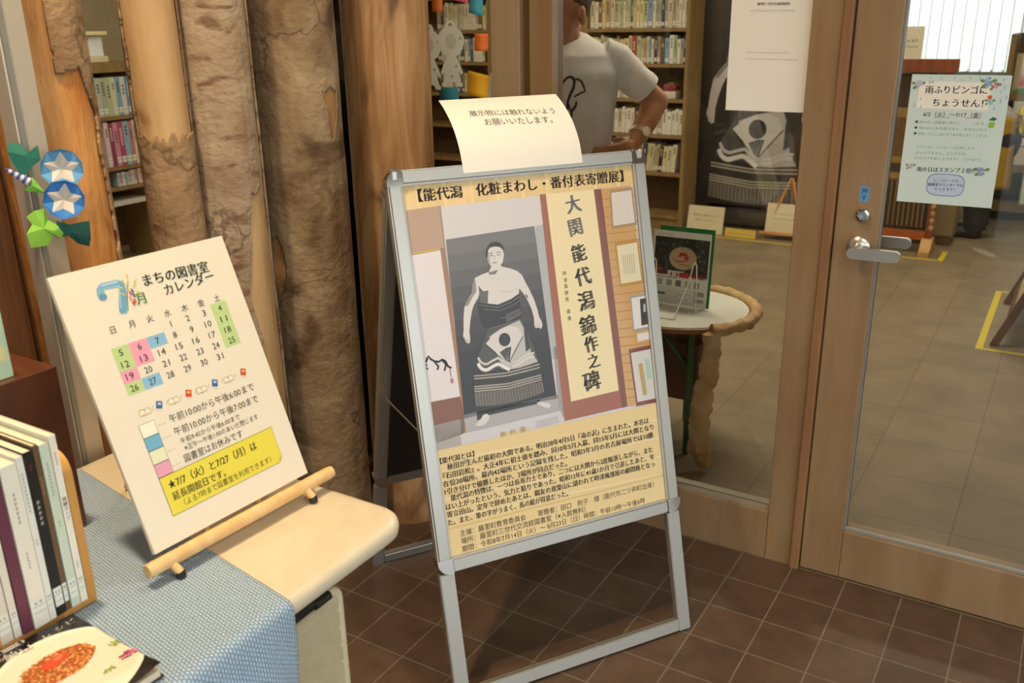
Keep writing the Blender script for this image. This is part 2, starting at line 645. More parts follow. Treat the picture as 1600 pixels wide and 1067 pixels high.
mb.box((LX1, 0.0, 0), (LX1 + 0.1, LY1, 2.6), PLASTER)
mb.box((LX1, GY0, 2.25), (LX1 + 0.1, 0.0, 2.6), PLASTER)
mb.box((LX1, -0.5, 0), (LX1 + 0.1, 0.0, 2.25), PLASTER)
mb.box((LX1, GY0, 0), (LX1 + 0.1, GY0 + 0.3, 2.25), PLASTER)
struct(mb, 'wall_right')
mb = MB()
mb.box((LX0, GY0 - 0.1, 0), (0.2, GY0, 2.6), PLASTER)
mb.box((0.2, GY0 - 0.1, 2.3), (GX1 + 0.1, GY0, 2.6), PLASTER)
mb.box((2.9, GY0 - 0.1, 0), (GX1 + 0.1, GY0, 2.3), PLASTER)
struct(mb, 'wall_front')

# window behind the blinds
mb = MB()
for x in (-1.3, 0.1, 1.5, 2.84):
    mb.box((x, LY1 + 0.03, 0.95), (x + 0.06, LY1 + 0.09, 2.35), ALU_D)
for z in (0.95, 2.29):
    mb.box((-1.3, LY1 + 0.03, z), (2.9, LY1 + 0.09, z + 0.06), ALU_D)
wf = struct(mb, 'window_4')
mb = MB(); mb.box((-1.28, LY1 + 0.055, 0.98), (2.88, LY1 + 0.061, 2.32), GLASS); struct(mb, 'window_glass', wf)

# --- glazed screen between entry and library (front faces at y = 0)
D = 0.06
def post(name, x0, x1, y0, y1, z0, z1, m, bev=0.003):
    mb = MB(); mb.box((x0, y0, z0), (x1, y1, z1), m, bev)
    return struct(mb, name)
KNOT = pm('knotty_post', '978062', 'a58d6d', 5, (5, 5, 0.3), rough=0.5, lo=0.25, hi=0.75)
post('trim_1', -0.822, -0.727, 0.0, D, 0, 2.6, KNOT)
post('trim_2', -0.727, -0.696, 0.022, D, 0, 2.6, pm('dark_rebate', '66492c', '5b4127', 7, (3, 3, 0.4), rough=0.5), 0)
mb = MB()
mb.box((-0.696, 0, 0), (-0.621, D, 2.6), FRAME, 0.003)
mb.box((0.061, 0, 0), (0.134, D, 2.6), FRAME, 0.003)
mb.box((-0.621, 0.002, 0), (0.061, D, 0.150), FRAME, 0.003)
mb.box((-0.621, 0.010, 0.150), (0.061, D, 0.157), pm('glazing_bead', '8f8470', rough=0.45))
mb.box((-0.621, 0.002, 2.15), (0.061, D, 2.6), FRAME, 0.003)
w1 = struct(mb, 'window_1')
mb = MB(); mb.box((-0.625, 0.027, 0.145), (0.066, 0.033, 2.16), GLASS); struct(mb, 'window_glass', w1)
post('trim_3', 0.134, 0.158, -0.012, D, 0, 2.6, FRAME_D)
# door leaf
mb = MB()
mb.box((0.160, 0, 0.006), (0.263, D, 2.06), FRAME, 0.003)
mb.box((0.98, 0, 0.006), (1.085, D, 2.06), FRAME, 0.003)
mb.box((0.263, 0.001, 0.006), (0.98, D, 0.150), FRAME, 0.003)
mb.box((0.263, 0.001, 1.95), (0.98, D, 2.06), FRAME, 0.003)
door = struct(mb, 'door_1')
mb = MB()
mb.box((0.263, 0.008, 0.150), (0.98, 0.02, 0.157), ALU_D)
mb.box((0.263, 0.008, 0.157), (0.267, 0.02, 1.95), ALU_D)
struct(mb, 'glazing_bead', door)
mb = MB(); mb.box((0.258, 0.027, 0.145), (0.985, 0.033, 1.955), GLASS); struct(mb, 'window_glass', door)
def lever(y0, s):
    mb = MB()
    yF = lambda x, y, z: (x, y0 + s * z, y)
    mb.lathe([(0.0275, 0), (0.0275, 0.006), (0.025, 0.009), (0.012, 0.012), (0.0105, 0.05)], STEEL, (0.222, 0.926, 0), 28, yF)
    pl = []
    for i in range(13):
        a = math.pi / 2 + math.pi * i / 12
        pl.append((0.218 + 0.0135 * math.cos(a), 0.920 + 0.0135 * math.sin(a)))
    for i in range(13):
        a = -math.pi / 2 + math.pi * i / 12
        pl.append((0.311 + 0.0135 * math.cos(a), 0.921 + 0.0135 * math.sin(a)))
    mb.prism(pl, 0.040, 0.052, STEEL, yF)
    return mb.build('handle', door, smooth=40, label='satin steel lever handle on round rose')
lever(-0.001, -1)
lever(D + 0.001, 1)
mb = MB()
mb.lathe([(0.0, 0.001), (0.017, 0.001), (0.017, 0.008), (0.015, 0.011), (0.0105, 0.012), (0.010, 0.010), (0.0075, 0.010), (0.007, 0.013), (0.003, 0.013), (0.0028, 0.010), (0.0, 0.010)],
         CHROME, (0.224, 1.004, 0), 28, lambda x, y, z: (x, -z, y))
mb.build('lock_cylinder', door, smooth=35, label='chrome round key cylinder')
SF = sheet((0.2095, -0.0005, 1.0345), (1, 0, 0), (0, 0, 1))
mb = MB()
mb.prism([(0, 0), (23, 0), (23, 37), (0, 37)], -1, 1, flat('5d8fc0'), lambda x, y, z: SF(x, y, z))
mb.char(SF, '押', (11.5, 26), 15, flat('20395c'), 3)
mb.char(SF, 'す', (11.5, 10.5), 14, flat('20395c'), 3)
mb.build('push_sticker', door, label='small blue sticker reading push in Japanese')
# beyond the door
mb = MB()
mb.box((1.09, 0, 0), (1.2, D, 2.6), FRAME)
mb.box((0.158, 0, 2.07), (1.09, D, 2.6), FRAME)
struct(mb, 'door_frame')
simple('wall_entry', (1.2, 0, 0), (GX1, 0.1, 2.6), PLASTER)
# sidelight left of the corner posts
mb = MB()
mb.box((GX0, 0.002, 0), (-0.822, D, 0.15), FRAME)
mb.box((GX0, 0.002, 2.2), (-0.822, D, 2.6), FRAME)
mb.box((GX0 - 0.05, 0.0, 0), (GX0, D, 2.6), FRAME)
w2 = struct(mb, 'window_2')
mb = MB(); mb.box((GX0, 0.027, 0.145), (-0.82, 0.033, 2.21), GLASS); struct(mb, 'window_glass', w2)
# side screen behind the logs
mb = MB()
mb.box((GX0 - 0.05, GY0, 0), (GX0, 0, 0.10), FRAME)
mb.box((GX0 - 0.05, GY0, 2.2), (GX0, 0, 2.6), FRAME)
for y in (-1.62, -2.9):
    mb.box((GX0 - 0.05, y - 0.03, 0.1), (GX0, y + 0.03, 2.2), FRAME)
w3 = struct(mb, 'window_3')
mb = MB(); mb.box((GX0 - 0.03, GY0, 0.095), (GX0 - 0.024, 0, 2.205), GLASS); struct(mb, 'window_glass', w3)
# aluminium upright in front of the logs
mb = MB()
mb.box((-0.905, -1.388, 0), (-0.865, -1.338, 2.6), pm('champagne_aluminium', 'c9bfae', rough=0.4, metal=0.4), 0.002)
mb.box((-0.866, -1.385, 0), (-0.861, -1.376, 2.6), ALU_D)
upright = struct(mb, 'trim_4')
# glazing of the entry to the street
mb = MB()
for x in (0.2, 1.5, 2.84):
    mb.box((x, GY0 - 0.08, 0), (x + 0.06, GY0 - 0.02, 2.3), ALU_D)
mb.box((0.26, GY0 - 0.08, 2.24), (2.84, GY0 - 0.02, 2.3), ALU_D)
w5 = struct(mb, 'window_5')
mb = MB(); mb.box((0.26, GY0 - 0.055, 0.02), (2.84, GY0 - 0.05, 2.24), GLASS); struct(mb, 'window_glass', w5)

# --- lamps
def downlight(x, y, label, w=DOWNLIGHT_W):
    t = empty('ceiling_downlight', (x, y, 2.6), label, 'lamp', group='recessed downlights over the entry')
    mb = MB()
    mb.lathe([(0.075, 0), (0.075, -0.006), (0.058, -0.008), (0.056, -0.002)], pm('lamp_trim', 'e8e4da', rough=0.4), (0, 0, 0), 32)
    mb.build('trim_ring', t, smooth=40)
    mb = MB(); mb.lathe([(0.054, -0.003), (0.054, -0.0045)], emit_mat('lamp_lens', (1.0, 0.8, 0.55), 6.0) if 'lens' not in MATS else MATS['lens'], (0, 0, 0), 24)
    MATS['lens'] = mb.mats[0]
    mb.build('lens', t)
    l = bpy.data.lights.new('downlight_lamp', 'AREA')
    l.shape = 'DISK'; l.size = 0.10; l.energy = w; l.color = WARM; l.spread = R(130)
    lo = bpy.data.objects.new('downlight_lamp', l); COL.objects.link(lo)
    lo.parent = t; lo.location = (0, 0, -0.02)
downlight(-0.60, -1.66, 'round recessed downlight over the end of the display desk')
downlight(-0.25, -0.75, 'round recessed downlight above the poster stand', DOWNLIGHT_W * 0.4)

def panel(x, y, label, k=1.0):
    t = empty('ceiling_light', (x, y, 2.6), label, 'lamp', group='fluorescent panels on the ceiling')
    mb = MB(); mb.box((-0.62, -0.16, -0.06), (0.62, 0.16, 0), pm('lamp_body', 'e4e0d6', rough=0.5), 0.01)
    mb.build('housing', t, smooth=30)
    mb = MB(); mb.box((-0.59, -0.13, -0.066), (0.59, 0.13, -0.0605), MATS.setdefault('diff', emit_mat('lamp_diffuser', (1.0, 0.9, 0.72), 3.0)))
    mb.build('diffuser', t)
    l = bpy.data.lights.new('panel_lamp', 'AREA')
    l.shape = 'RECTANGLE'; l.size = 1.15; l.size_y = 0.25; l.energy = PANEL_W * k; l.color = PANEL_COL
    lo = bpy.data.objects.new('panel_lamp', l); COL.objects.link(lo)
    lo.parent = t; lo.location = (0, 0, -0.075)
panel(-2.3, 2.3, 'ceiling light nearest the bookcases')
panel(-0.4, 1.4, 'ceiling light just inside the glass door')
panel(0.4, 3.6, 'ceiling light over the framed apron display')
panel(-3.6, 0.4, 'ceiling light by the encyclopedia shelf')
panel(-2.6, -2.0, 'ceiling light behind the row of logs')
panel(1.3, -2.0, 'added unseen ceiling fill light over the middle of the tiled entry', 0.6)  # fill light added to brighten the white shirt and the floor

# ================================================================== logs
ZR = [(0, 1.51), (350, 0.95), (500, 0.71), (850, 0.014)]
BARE_O = pm('bare_log_orange', 'bf7a38', 'd99f5c', 5, (4, 4, 0.9), rough=0.6, lo=0.3, hi=0.7, bump=0.5, bscale=20, c3='a0642f', distort=0.8, spots=6, spotc='8a4a20', spotst=(1.4, 1.4, 0.8))
BARE_T = pm('bare_log_tan', 'ba9262', 'cfab7c', 4, (4, 4, 0.7), rough=0.55, lo=0.3, hi=0.72, bump=0.25, bscale=14, c3='a37a4e', distort=0.8, spots=7, spotc='8d6037', spotst=(1.2, 1.2, 0.7))
BARE_B = pm('bare_log_brown', 'a0703f', 'c49a6c', 4, (4, 4, 0.55), rough=0.6, lo=0.32, hi=0.7, bump=0.4, bscale=12, c3='87582f', distort=2.2, spots=7, spotc='4d2e18', spotst=(1.2, 1.2, 0.5))
BARK_G = pm('grey_bark', '93795d', 'b5a085', 9, (1, 1, 1.3), rough=0.85, lo=0.28, hi=0.74, bump=0.45, bscale=60, crack=1.7, distort=0.5, detail=9, spots=17, spotc='6b4630', spotst=(0.7, 0.7, 1.6))
BARK_B = pm('brown_bark', '8b6c4c', 'ac8d69', 8, (1, 1, 1.3), rough=0.85, lo=0.28, hi=0.72, bump=0.45, bscale=55, crack=1.4, distort=0.5, detail=9, spots=14, spotc='6e4a2c', spotst=(0.7, 0.7, 1.8))
BARK_D = pm('mottled_bark', '75593c', 'ad9574', 6, (1, 1, 1.1), rough=0.9, lo=0.3, hi=0.7, bump=0.6, bscale=50, crack=2.0, distort=1.0, detail=9, spots=5, spotc='4d3420', spotst=(1, 1, 1.5))
CUT = pm('dark_bark', '4a3220', '5d412a', 9, (3, 3, 0.6), rough=0.9, bump=0.5)
LOGS = []

def make_log(label, cx, cy, r0, bare, seed, mask=None, bark=None, th=0.005, lean=(0, 0), knots=()):
    t = empty('wooden_log', (cx, cy, 0), label, 'log', group='peeled log posts by the glass screen')
    d = Vector((CAM.x - cx, CAM.y - cy)).normalized()
    rt = Vector((-d.y, d.x))
    NT, NZ, H = 96, 230, 2.58
    def surf(th_, z, off=0.0):
        a = th_
        q = Vector((math.cos(a) * 1.4 + seed * 7.1, math.sin(a) * 1.4, z * 1.1))
        rad = r0 * (1 + 0.03 * noise.noise(q) + 0.012 * noise.noise(q * 5)) + 0.006 * max(0, (0.25 - z)) * 4 * 0.25 + off
        for (ka, kz, kr, kh) in knots:
            dd = ((math.sin(a) - ka) / kr) ** 2 + ((z - kz) / (kr * 0.13)) ** 2
            rad += kh * math.exp(-dd)
        p = d * (math.cos(a) * rad) + rt * (math.sin(a) * rad)
        return (p.x + lean[0] * z, p.y + lean[1] * z, z)
    mb = MB()
    vs = [surf(2 * math.pi * j / NT, H * i / NZ) for i in range(NZ + 1) for j in range(NT)]
    fs = []
    for i in range(NZ):
        for j in range(NT):
            k = (j + 1) % NT
            fs.append((i * NT + j, i * NT + k, (i + 1) * NT + k, (i + 1) * NT + j))
    fs.append(tuple(range(NT))[::-1]); fs.append(tuple(NZ * NT + j for j in range(NT)))
    mb.add(vs, fs, bare)
    mb.build('trunk', t, smooth=60)
    if mask:
        mb = MB(); idx = {}
        vs = []; fs = []
        N2, NZ2 = 220, 540
        def vid(i, j):
            j %= N2
            if (i, j) not in idx:
                a = 2 * math.pi * j / N2; z = 0.002 + (H - 0.004) * i / NZ2
                idx[(i, j)] = len(vs)
                lift = 0.35 * th * noise.noise(Vector((math.cos(a) * 3, math.sin(a) * 3 + seed, z * 5)))
                vs.append(surf(a, z, th + lift))
            return idx[(i, j)]
        for i in range(NZ2):
            z = H * (i + 0.5) / NZ2
            for j in range(N2):
                a = 2 * math.pi * (j + 0.5) / N2
                u = math.sin(a); front = math.cos(a) > 0
                w = 0.06 * noise.noise(Vector((u * 7 + seed * 3, z * 13, 3.3))) + 0.014 * noise.noise(Vector((u * 24, z * 40, seed)))
                if mask(u + w, z + w * 0.35, front):
                    fs.append((vid(i, j), vid(i, j + 1), vid(i + 1, j + 1), vid(i + 1, j)))
        mb.add(vs, fs, bark)
        o = mb.build('bark', t, smooth=60, label='thin bark left on the log')
        s = o.modifiers.new('thick', 'SOLIDIFY'); s.thickness = th * 0.9; s.offset = -1
    return t

def m0(u, z, f):
    if not f: return True
    lowedge = 1.385 if u < 0.8 else 1.385 - (u - 0.8) * 0.5
    return (u > 0.36 + max(0, z - 1.5) * 0.1 and z > lowedge) or u > 0.955
def m1(u, z, f):
    if not f: return True
    return z < 1.235 or u < -0.93
def m2(u, z, f):
    if not f: return True
    if z > 1.23: return u < 0.90
    if z > 1.10: return u < 0.90 - (1.23 - z) * 0.3
    if z > 1.0: return u < 0.55 - (1.10 - z) * 1.6
    return u < 0.34 + 0.1 * math.sin(z * 20)
def m3(u, z, f):
    if not f: return True
    if u < -0.80 and z > 1.05: return False
    if 0.62 < u < 0.9 and 1.20 < z < 1.31: return abs(u - 0.76) > (z - 1.18) * 1.1
    if (u + 0.75) ** 2 / 0.05 + (z - 0.88) ** 2 / 0.006 < 1: return False
    return True
make_log('dark brown log at the left edge beside the aluminium upright', -1.06, -1.447, 0.108, pm('dark_log', '6b4426', '7d5130', 5, (4, 4, 0.8), rough=0.7, bump=0.5, bscale=12), 5)
make_log('bright orange peeled log with a bark flap behind the aluminium upright', -1.02, -1.240, 0.088, BARE_O, 1, m0, BARK_B, 0.006, knots=((0.45, 1.17, 0.35, 0.006),))
make_log('slim tan log, smooth above and barked below, beside the book gap', -1.035, -0.965, 0.053, BARE_T, 2, m1, BARK_B, 0.005)
make_log('log in flaking grey bark with bare wood at lower right', -1.02, -0.822, 0.076, BARE_T, 3, m2, BARK_G, 0.006)
make_log('thick log in cracked mottled brown bark behind the desk corner', -1.035, -0.570, 0.108, BARE_B, 4, m3, BARK_D, 0.004, knots=((-0.75, 0.86, 0.25, 0.012),))
make_log('bare knotty brown log just behind the poster stand', -0.995, -0.248, 0.117, BARE_B, 6, knots=((0.42, 1.06, 0.22, 0.010), (-0.3, 1.33, 0.3, 0.005)))

# ================================================================== poster stand (A-board)
AZ, TI = 0.99056, 0.2401985
S0 = Vector((-0.3365, -0.9102, 0))
st = empty('poster_stand', S0, 'silver A-frame poster stand with a yellow sumo exhibition poster', 'sign stand', AZ)
ct, sn = math.cos(TI), math.sin(TI)
def SP(x, y, k=0.0):                       # front panel: x across (m), y up the slope, k out towards the viewer
    return Vector((x, y * sn - k * ct, y * ct + k * sn))
RT = 0.3002                                # rear panel leans back the other way
def RP(x, y, k=0.0):
    return Vector((x, 0.655 - y * math.sin(RT) + k * math.cos(RT), y * math.cos(RT) + k * math.sin(RT)))
Wp, HB, HT = 0.574, 0.346, 1.167
def frame_set(P, back):
    e = 0.031
    k0, k1 = (-0.022, 0.006)
    def bar(name, x0, x1, y0, y1, m=ALU, kk=(k0, k1), round_=0.004, label=None):
        mb = MB()
        bm = bmesh.new(); bmesh.ops.create_cube(bm, size=1)
        for v in bm.verts:
            v.co = Vector(((x0 + x1) / 2 + v.co.x * (x1 - x0), (y0 + y1) / 2 + v.co.y * (y1 - y0), (kk[0] + kk[1]) / 2 + v.co.z * (kk[1] - kk[0])))
        bmesh.ops.bevel(bm, geom=bm.edges[:], offset=round_, segments=3, affect='EDGES')
        for v in bm.verts:
            v.co = P(*v.co)
        if back: bmesh.ops.reverse_faces(bm, faces=bm.faces[:])
        bmesh.ops.recalc_face_normals(bm, faces=bm.faces[:])
        mb.bm(bm, m)
        return mb.build(name, st, smooth=30, label=label)
    bar('frame_rail', 0.0, Wp, HT, HT + e)
    bar('frame_rail', 0.0, Wp, HB - e, HB)
    bar('frame_stile', -e, 0.0, HB - 0.002, HT + 0.002)
    bar('frame_stile', Wp, Wp + e, HB - 0.002, HT + 0.002)
    # inner lips of the snap frame
    mb = MB()
    for (a, b, c, d) in ((0, Wp, HT - 0.0025, HT), (0, Wp, HB, HB + 0.0025), (0, 0.001, HB, HT), (Wp - 0.0025, Wp, HB, HT)):
        vs = [P(x, y, k) for k in (-0.004, 0.003) for x, y in ((a, c), (b, c), (b, d), (a, d))]
        mb.add(vs, [(0, 3, 2, 1), (4, 5, 6, 7), (0, 1, 5, 4), (1, 2, 6, 5), (2, 3, 7, 6), (3, 0, 4, 7)], ALU)
    mb.build('frame_lip', st)
    # chromed corner caps
    for sx in (0, 1):
        for sy in (0, 1):
            cx = 0 if sx == 0 else Wp
            cy = HT if sy else HB
            mb = MB()
            pl = [(0, 0)]
            s1 = -1 if sx == 0 else 1; s2 = 1 if sy else -1
            R0 = e + 0.0025
            pl = [(cx + s1 * -0.002, cy + s2 * -0.002), (cx + s1 * R0, cy + s2 * -0.002)]
            for i in range(11):
                a = math.pi / 2 * i / 10
                pl.append((cx + s1 * (R0 * 0.08 + R0 * 0.92 * math.cos(a)), cy + s2 * (R0 * 0.08 + R0 * 0.92 * math.sin(a))))
            pl.append((cx + s1 * -0.002, cy + s2 * R0))
            mb.prism(pl, -0.0235, 0.0085, CHROME, lambda x, y, z: P(x, y, z))
            mb.build('corner_cap', st, smooth=35, label='chrome rounded corner cap')
    bar('leg', -e, 0.004, 0.004, HB - e - 0.002, kk=(-0.018, 0.002), round_=0.002)
    bar('leg', Wp - 0.004, Wp + e, 0.004, HB - e - 0.002, kk=(-0.018, 0.002), round_=0.002)
    bar('foot_rail', 0.004, Wp - 0.004, 0.006, 0.036, kk=(-0.018, 0.002), round_=0.002)
    for x in (-0.012, Wp + 0.012):
        mb = MB(); mb.prism([(x - 0.012, 0.0), (x + 0.012, 0.0), (x + 0.012, 0.01), (x - 0.012, 0.01)], -0.014, -0.002, BLACKP, lambda a, b, c: P(a, b, c))
        mb.build('rubber_foot', st)
frame_set(SP, False)
frame_set(RP, True)
mb = MB()
mb.prism([(0, HB), (Wp, HB), (Wp, HT), (0, HT)], -0.019, -0.012, pm('backing_board', '33322e', '2b2a27', 20, rough=0.35), lambda x, y, z: RP(x, y, z))
mb.build('rear_panel', st, label='dark blank rear panel')
mb = MB()
for x in (-0.015, Wp + 0.015):
    mb = MB(); mb.box((x - 0.006, 0.27, 1.145), (x + 0.006, 0.30, 1.165), STEEL, 0.002); mb.build('hinge', st)
    mb = MB(); mb.tube([SP(x, 0.62, -0.02), RP(x, 0.62, -0.02)], 0.0022, STEEL, 8); mb.build('stay_wire', st)
# hinge plates on the rear legs' feet
for x in (-0.02, Wp + 0.02):
    for y in (0.035, 0.06):
        mb = MB(); mb.lathe([(0.0, 0.0), (0.005, 0.0), (0.004, 0.003), (0, 0.003)], STEEL, (x, y, 0.0), 10, lambda a, b, c: RP(a, b, 0.004 + c)); mb.build('screw', st)

# --- printed poster
HS = ((1.1815568297483838, -0.15468457644368996, -698.8524853222235), (-0.2934282626813903, -1.1265907443036733, 1189.2047930319306), (-0.0002556200632364598, -2.02765545209055e-05, 1.0))
HK = ((0.006555608077333977, -0.0006771964779571194, -4.329840666789117), (-0.0006525820261864702, -0.0030313487668220977, 2.5164825991865123), (-0.00020977459803565342, 0.00023106487949431818, 1.0))
PF = lambda x, y, k: SP(x / 1000, HB + y / 1000, -0.0035 + k * 0.00016)
hs = lambda u, v: hom(HS, u, v)
CREAM = pm('poster_yellow', 'e3c68c', 'dab97a', 18, (1, 1, 1), rough=0.5, coat=0.35, lo=0.3, hi=0.7)
INK = flat('262019', 0.6); SUMI = flat('3a3a40', 0.7)
mb = MB()
mb.prism([(-4, -4), (578, -4), (578, 825), (-4, 825)], -4, 0, CREAM, lambda x, y, z: PF(x, y, z))
PT = lambda s, m, k: mb.flatpoly(PF, [hs(*p) for p in s], m, k)
def cr(ox, oy, sc_):
    return lambda L: [(ox + x / sc_, oy + y / sc_) for x, y in L]
cA = cr(580, 140, 2.54); cB = cr(580, 540, 2.963); cC = cr(840, 280, 2.81); cD = cr(690, 350, 3.235); cT = cr(670, 640, 4.1026)
# faint woven bands of the paper
for i in range(9):
    x = 30 + i * 62
    mb.flatpoly(PF, [(x, 0), (x + 9, 0), (x + 9, 821), (x, 821)], flat('e8cd9a'), 1)
for i in range(5):
    y = 20 + i * 42
    mb.flatpoly(PF, [(0, y), (574, y), (574, y + 6), (0, y + 6)], flat('dec088'), 1)
# photograph on the poster
PT([(634.6, 324), (987.5, 290), (1029.5, 631.5), (682, 702)], flat('cdc8ca', coat=0.35), 2)
PT(cB([(285, 360), (445, 320), (425, 452), (305, 478)]), flat('a9a09c', coat=0.35), 3)
PT(cA([(138, 467), (280, 450), (297, 620), (152, 643)]), flat('b0937e', coat=0.35), 3)
PT([(643, 393), (697, 383), (733, 670), (733, 672), (682, 690)], flat('9a7455', coat=0.35), 3)
PT([(642.5, 394), (690, 386.5), (721, 616), (674, 625)], flat('dad2d6', coat=0.35), 4)
PT([(676, 624), (721, 616), (729, 650), (681, 661)], flat('7e4c38', coat=0.35), 4)
mb.stroke(PF, [hs(*p) for p in cA([(150, 640), (278, 622)])], 3, flat('cfb54e'), 5)
mb.stroke(PF, [hs(*p) for p in cA([(278, 450), (300, 640), (345, 960), (392, 1180)])], 3, flat('9c8f88'), 5)
# ink horse
for L in ([(262, 50), (272, 35), (280, 48), (300, 60), (320, 62), (335, 52), (350, 60)], [(262, 70), (258, 90), (270, 95)], [(300, 62), (318, 85), (312, 100)], [(335, 55), (352, 75), (345, 105)], [(350, 60), (362, 85), (378, 92)], [(268, 45), (258, 65)]):
    mb.stroke(PF, [hs(*p) for p in cB(L)], 4.5, SUMI, 5)
mb.stroke(PF, [hs(*p) for p in cB([(370, 95), (376, 135)])], 2.5, flat('8c8088'), 5)
mb.ellipse(PF, hs(580 + 380 / 2.963, 540 + 152 / 2.963), 4, 6, flat('b67a7a'), 5)
# pillar edge, step under the portrait
PT(cA([(652, 540), (690, 530), (745, 1067), (700, 1067)]), flat('a9adb0', coat=0.35), 3)
PT(cB([(845, 0), (862, 0), (898, 330), (875, 330)]), flat('9a9698', coat=0.35), 3)
PT(cB([(420, 405), (880, 300), (900, 352), (425, 450)]), flat('c9c4c8', coat=0.35), 4)
PT(cB([(600, 405), (740, 372), (742, 386), (604, 420)]), flat('d6bd8c', coat=0.35), 5)
for i, ch in enumerate('能代潟'):
    mb.char(PF, ch, hs(580 + (617 + i * 44) / 2.963, 540 + (408 - i * 11) / 2.963), 16, flat('75604a'), 6, ang=0.05)
for i in range(5):
    mb.stroke(PF, [hs(*p) for p in cB([(765 + i * 1, 350 + i * 7), (870 + i * 1, 325 + i * 7)])], 1.2, flat('a09a9a'), 5)

def smooth(L, n=6):
    out = []
    for i in range(len(L) - 1):
        p = [Vector(L[max(0, min(len(L) - 1, i + o))]) for o in (-1, 0, 1, 2)]
        for j in range(n):
            f = j / n
            q = 0.5 * ((2 * p[1]) + (p[2] - p[0]) * f + (2 * p[0] - 5 * p[1] + 4 * p[2] - p[3]) * f * f + (3 * p[1] - p[0] - 3 * p[2] + p[3]) * f ** 3)
            out.append((q.x, q.y))
    return out + [tuple(L[-1])]

def wrestler(mb, F, tr, k, S, bands=None, ground=('a9a4a6', '6d696b')):
    """black and white printed figure; tr maps drawing units to the sheet, S scales pen widths"""
    P = lambda L, c, kk: mb.flatpoly(F, [tr(*p) for p in L], flat(c, coat=0.35), kk)
    ST = lambda L, w, c, kk: mb.stroke(F, [tr(*p) for p in L], w * S, flat(c, coat=0.35), kk)
    tl, tr_, br, bl = (28, 65), (470, 5), (595, 945), (130, 1045)
    lerp = lambda a, b, t: (a[0] + (b[0] - a[0]) * t, a[1] + (b[1] - a[1]) * t)
    bands = bands or ['6f6d70', '666467', '5c5a5d', '525053', '484649', '3e3c3f', '353336', '2d2b2e', '272528', '242225', '222023']
    for i, c in enumerate(bands):
        a, b = i / 11 * 0.92, (i + 1) / 11 * 0.92
        P([lerp(tl, bl, a), lerp(tr_, br, a), lerp(tr_, br, b), lerp(tl, bl, b)], c, k)
    P([(118, 965), (590, 868), (595, 945), (130, 1045)], ground[0], k)
    P([(180, 760), (520, 860), (490, 905), (240, 960), (185, 985)], '232224', k + 1)
    P([(120, 975), (260, 940), (420, 905), (590, 880), (588, 862), (115, 955)], ground[1], k + 1)
    sk, sh, dk = 'd2cdcb', '8b8785', '2b2a2b'
    # arms, shoulders and chest
    P([(243, 232), (205, 245), (172, 262), (160, 300), (158, 340), (135, 375), (120, 410), (116, 470), (117, 520), (114, 555), (128, 585), (140, 594), (150, 586), (149, 560), (146, 530),
       (150, 480), (158, 430), (168, 398), (188, 365), (196, 340), (200, 392), (290, 398), (352, 372), (393, 345), (396, 318), (420, 350), (440, 385), (458, 425), (470, 470), (471, 505),
       (478, 522), (492, 518), (505, 525), (513, 508), (508, 485), (496, 465), (488, 430), (470, 375), (445, 322), (425, 285), (408, 250), (385, 230), (350, 216), (314, 208), (300, 200), (255, 205)], sk, k + 2)
    P([(172, 262), (160, 300), (158, 345), (135, 375), (125, 405), (140, 400), (160, 360), (180, 330), (178, 290)], sh, k + 3)
    P([(190, 300), (215, 330), (240, 325), (238, 390), (200, 392), (196, 345)], '5f5c5b', k + 3)
    P([(240, 235), (290, 222), (275, 245), (245, 246)], '77736f', k + 3)
    ST([(300, 330), (340, 336), (385, 318)], 2.5, 'a9a4a2', k + 3)
    ST([(245, 262), (290, 270), (330, 262)], 2.0, 'b5b0ae', k + 3)
    P([(424, 345), (436, 352), (440, 372), (430, 366)], '6e6a68', k + 3)
    for q in ((122, 560), (130, 566), (138, 570)):
        ST([q, (q[0] + 4, q[1] + 24)], 1.6, '6e6a68', k + 3)
    for q in ((478, 492), (488, 494), (498, 494)):
        ST([q, (q[0] + 2, q[1] + 24)], 1.6, '6e6a68', k + 3)
    # head
    P([(232, 150), (234, 115), (248, 96), (275, 88), (300, 96), (314, 118), (318, 152), (312, 185), (298, 205), (278, 213), (256, 206), (240, 188)], sk, k + 3)
    P([(228, 158), (228, 118), (240, 98), (252, 86), (278, 80), (302, 88), (318, 112), (320, 140), (312, 122), (298, 108), (270, 104), (248, 110), (238, 125), (236, 160)], '2c2b2c', k + 4)
    P([(232, 150), (240, 130), (247, 165), (250, 200), (240, 188)], 'a5a09e', k + 4)
    ST([(242, 140), (252, 136), (263, 139)], 3.2, '3a3838', k + 5)
    ST([(280, 137), (292, 132), (304, 135)], 3.2, '3a3838', k + 5)
    ST([(246, 152), (255, 149), (264, 152)], 3.0, '3a3838', k + 5)
    ST([(282, 149), (292, 145), (302, 148)], 3.0, '3a3838', k + 5)
    ST([(272, 150), (268, 168), (276, 172)], 2.0, '8f8a88', k + 5)
    ST([(260, 188), (270, 185), (282, 186)], 3.6, '5d5755', k + 5)
    # waist sash
    P([(186, 385), (290, 398), (350, 374), (394, 345), (402, 400), (411, 455), (395, 480), (330, 500), (250, 522), (215, 515), (195, 450)], '252425', k + 3)
    for L in ([(195, 398), (290, 412), (355, 386), (397, 358)], [(215, 420), (300, 428), (365, 402), (400, 378)], [(300, 470), (360, 455), (405, 428)], [(240, 520), (330, 498), (400, 472)]):
        ST(L, 3.0, '7c7a7b', k + 4)
    P([(330, 448), (400, 420), (408, 450), (330, 492)], '57565a', k + 4)
    # ceremonial apron
    P([(240, 522), (300, 508), (400, 470), (425, 520), (470, 620), (496, 700), (330, 735), (180, 755), (178, 720), (190, 660), (215, 590)], '4a494a', k + 3)
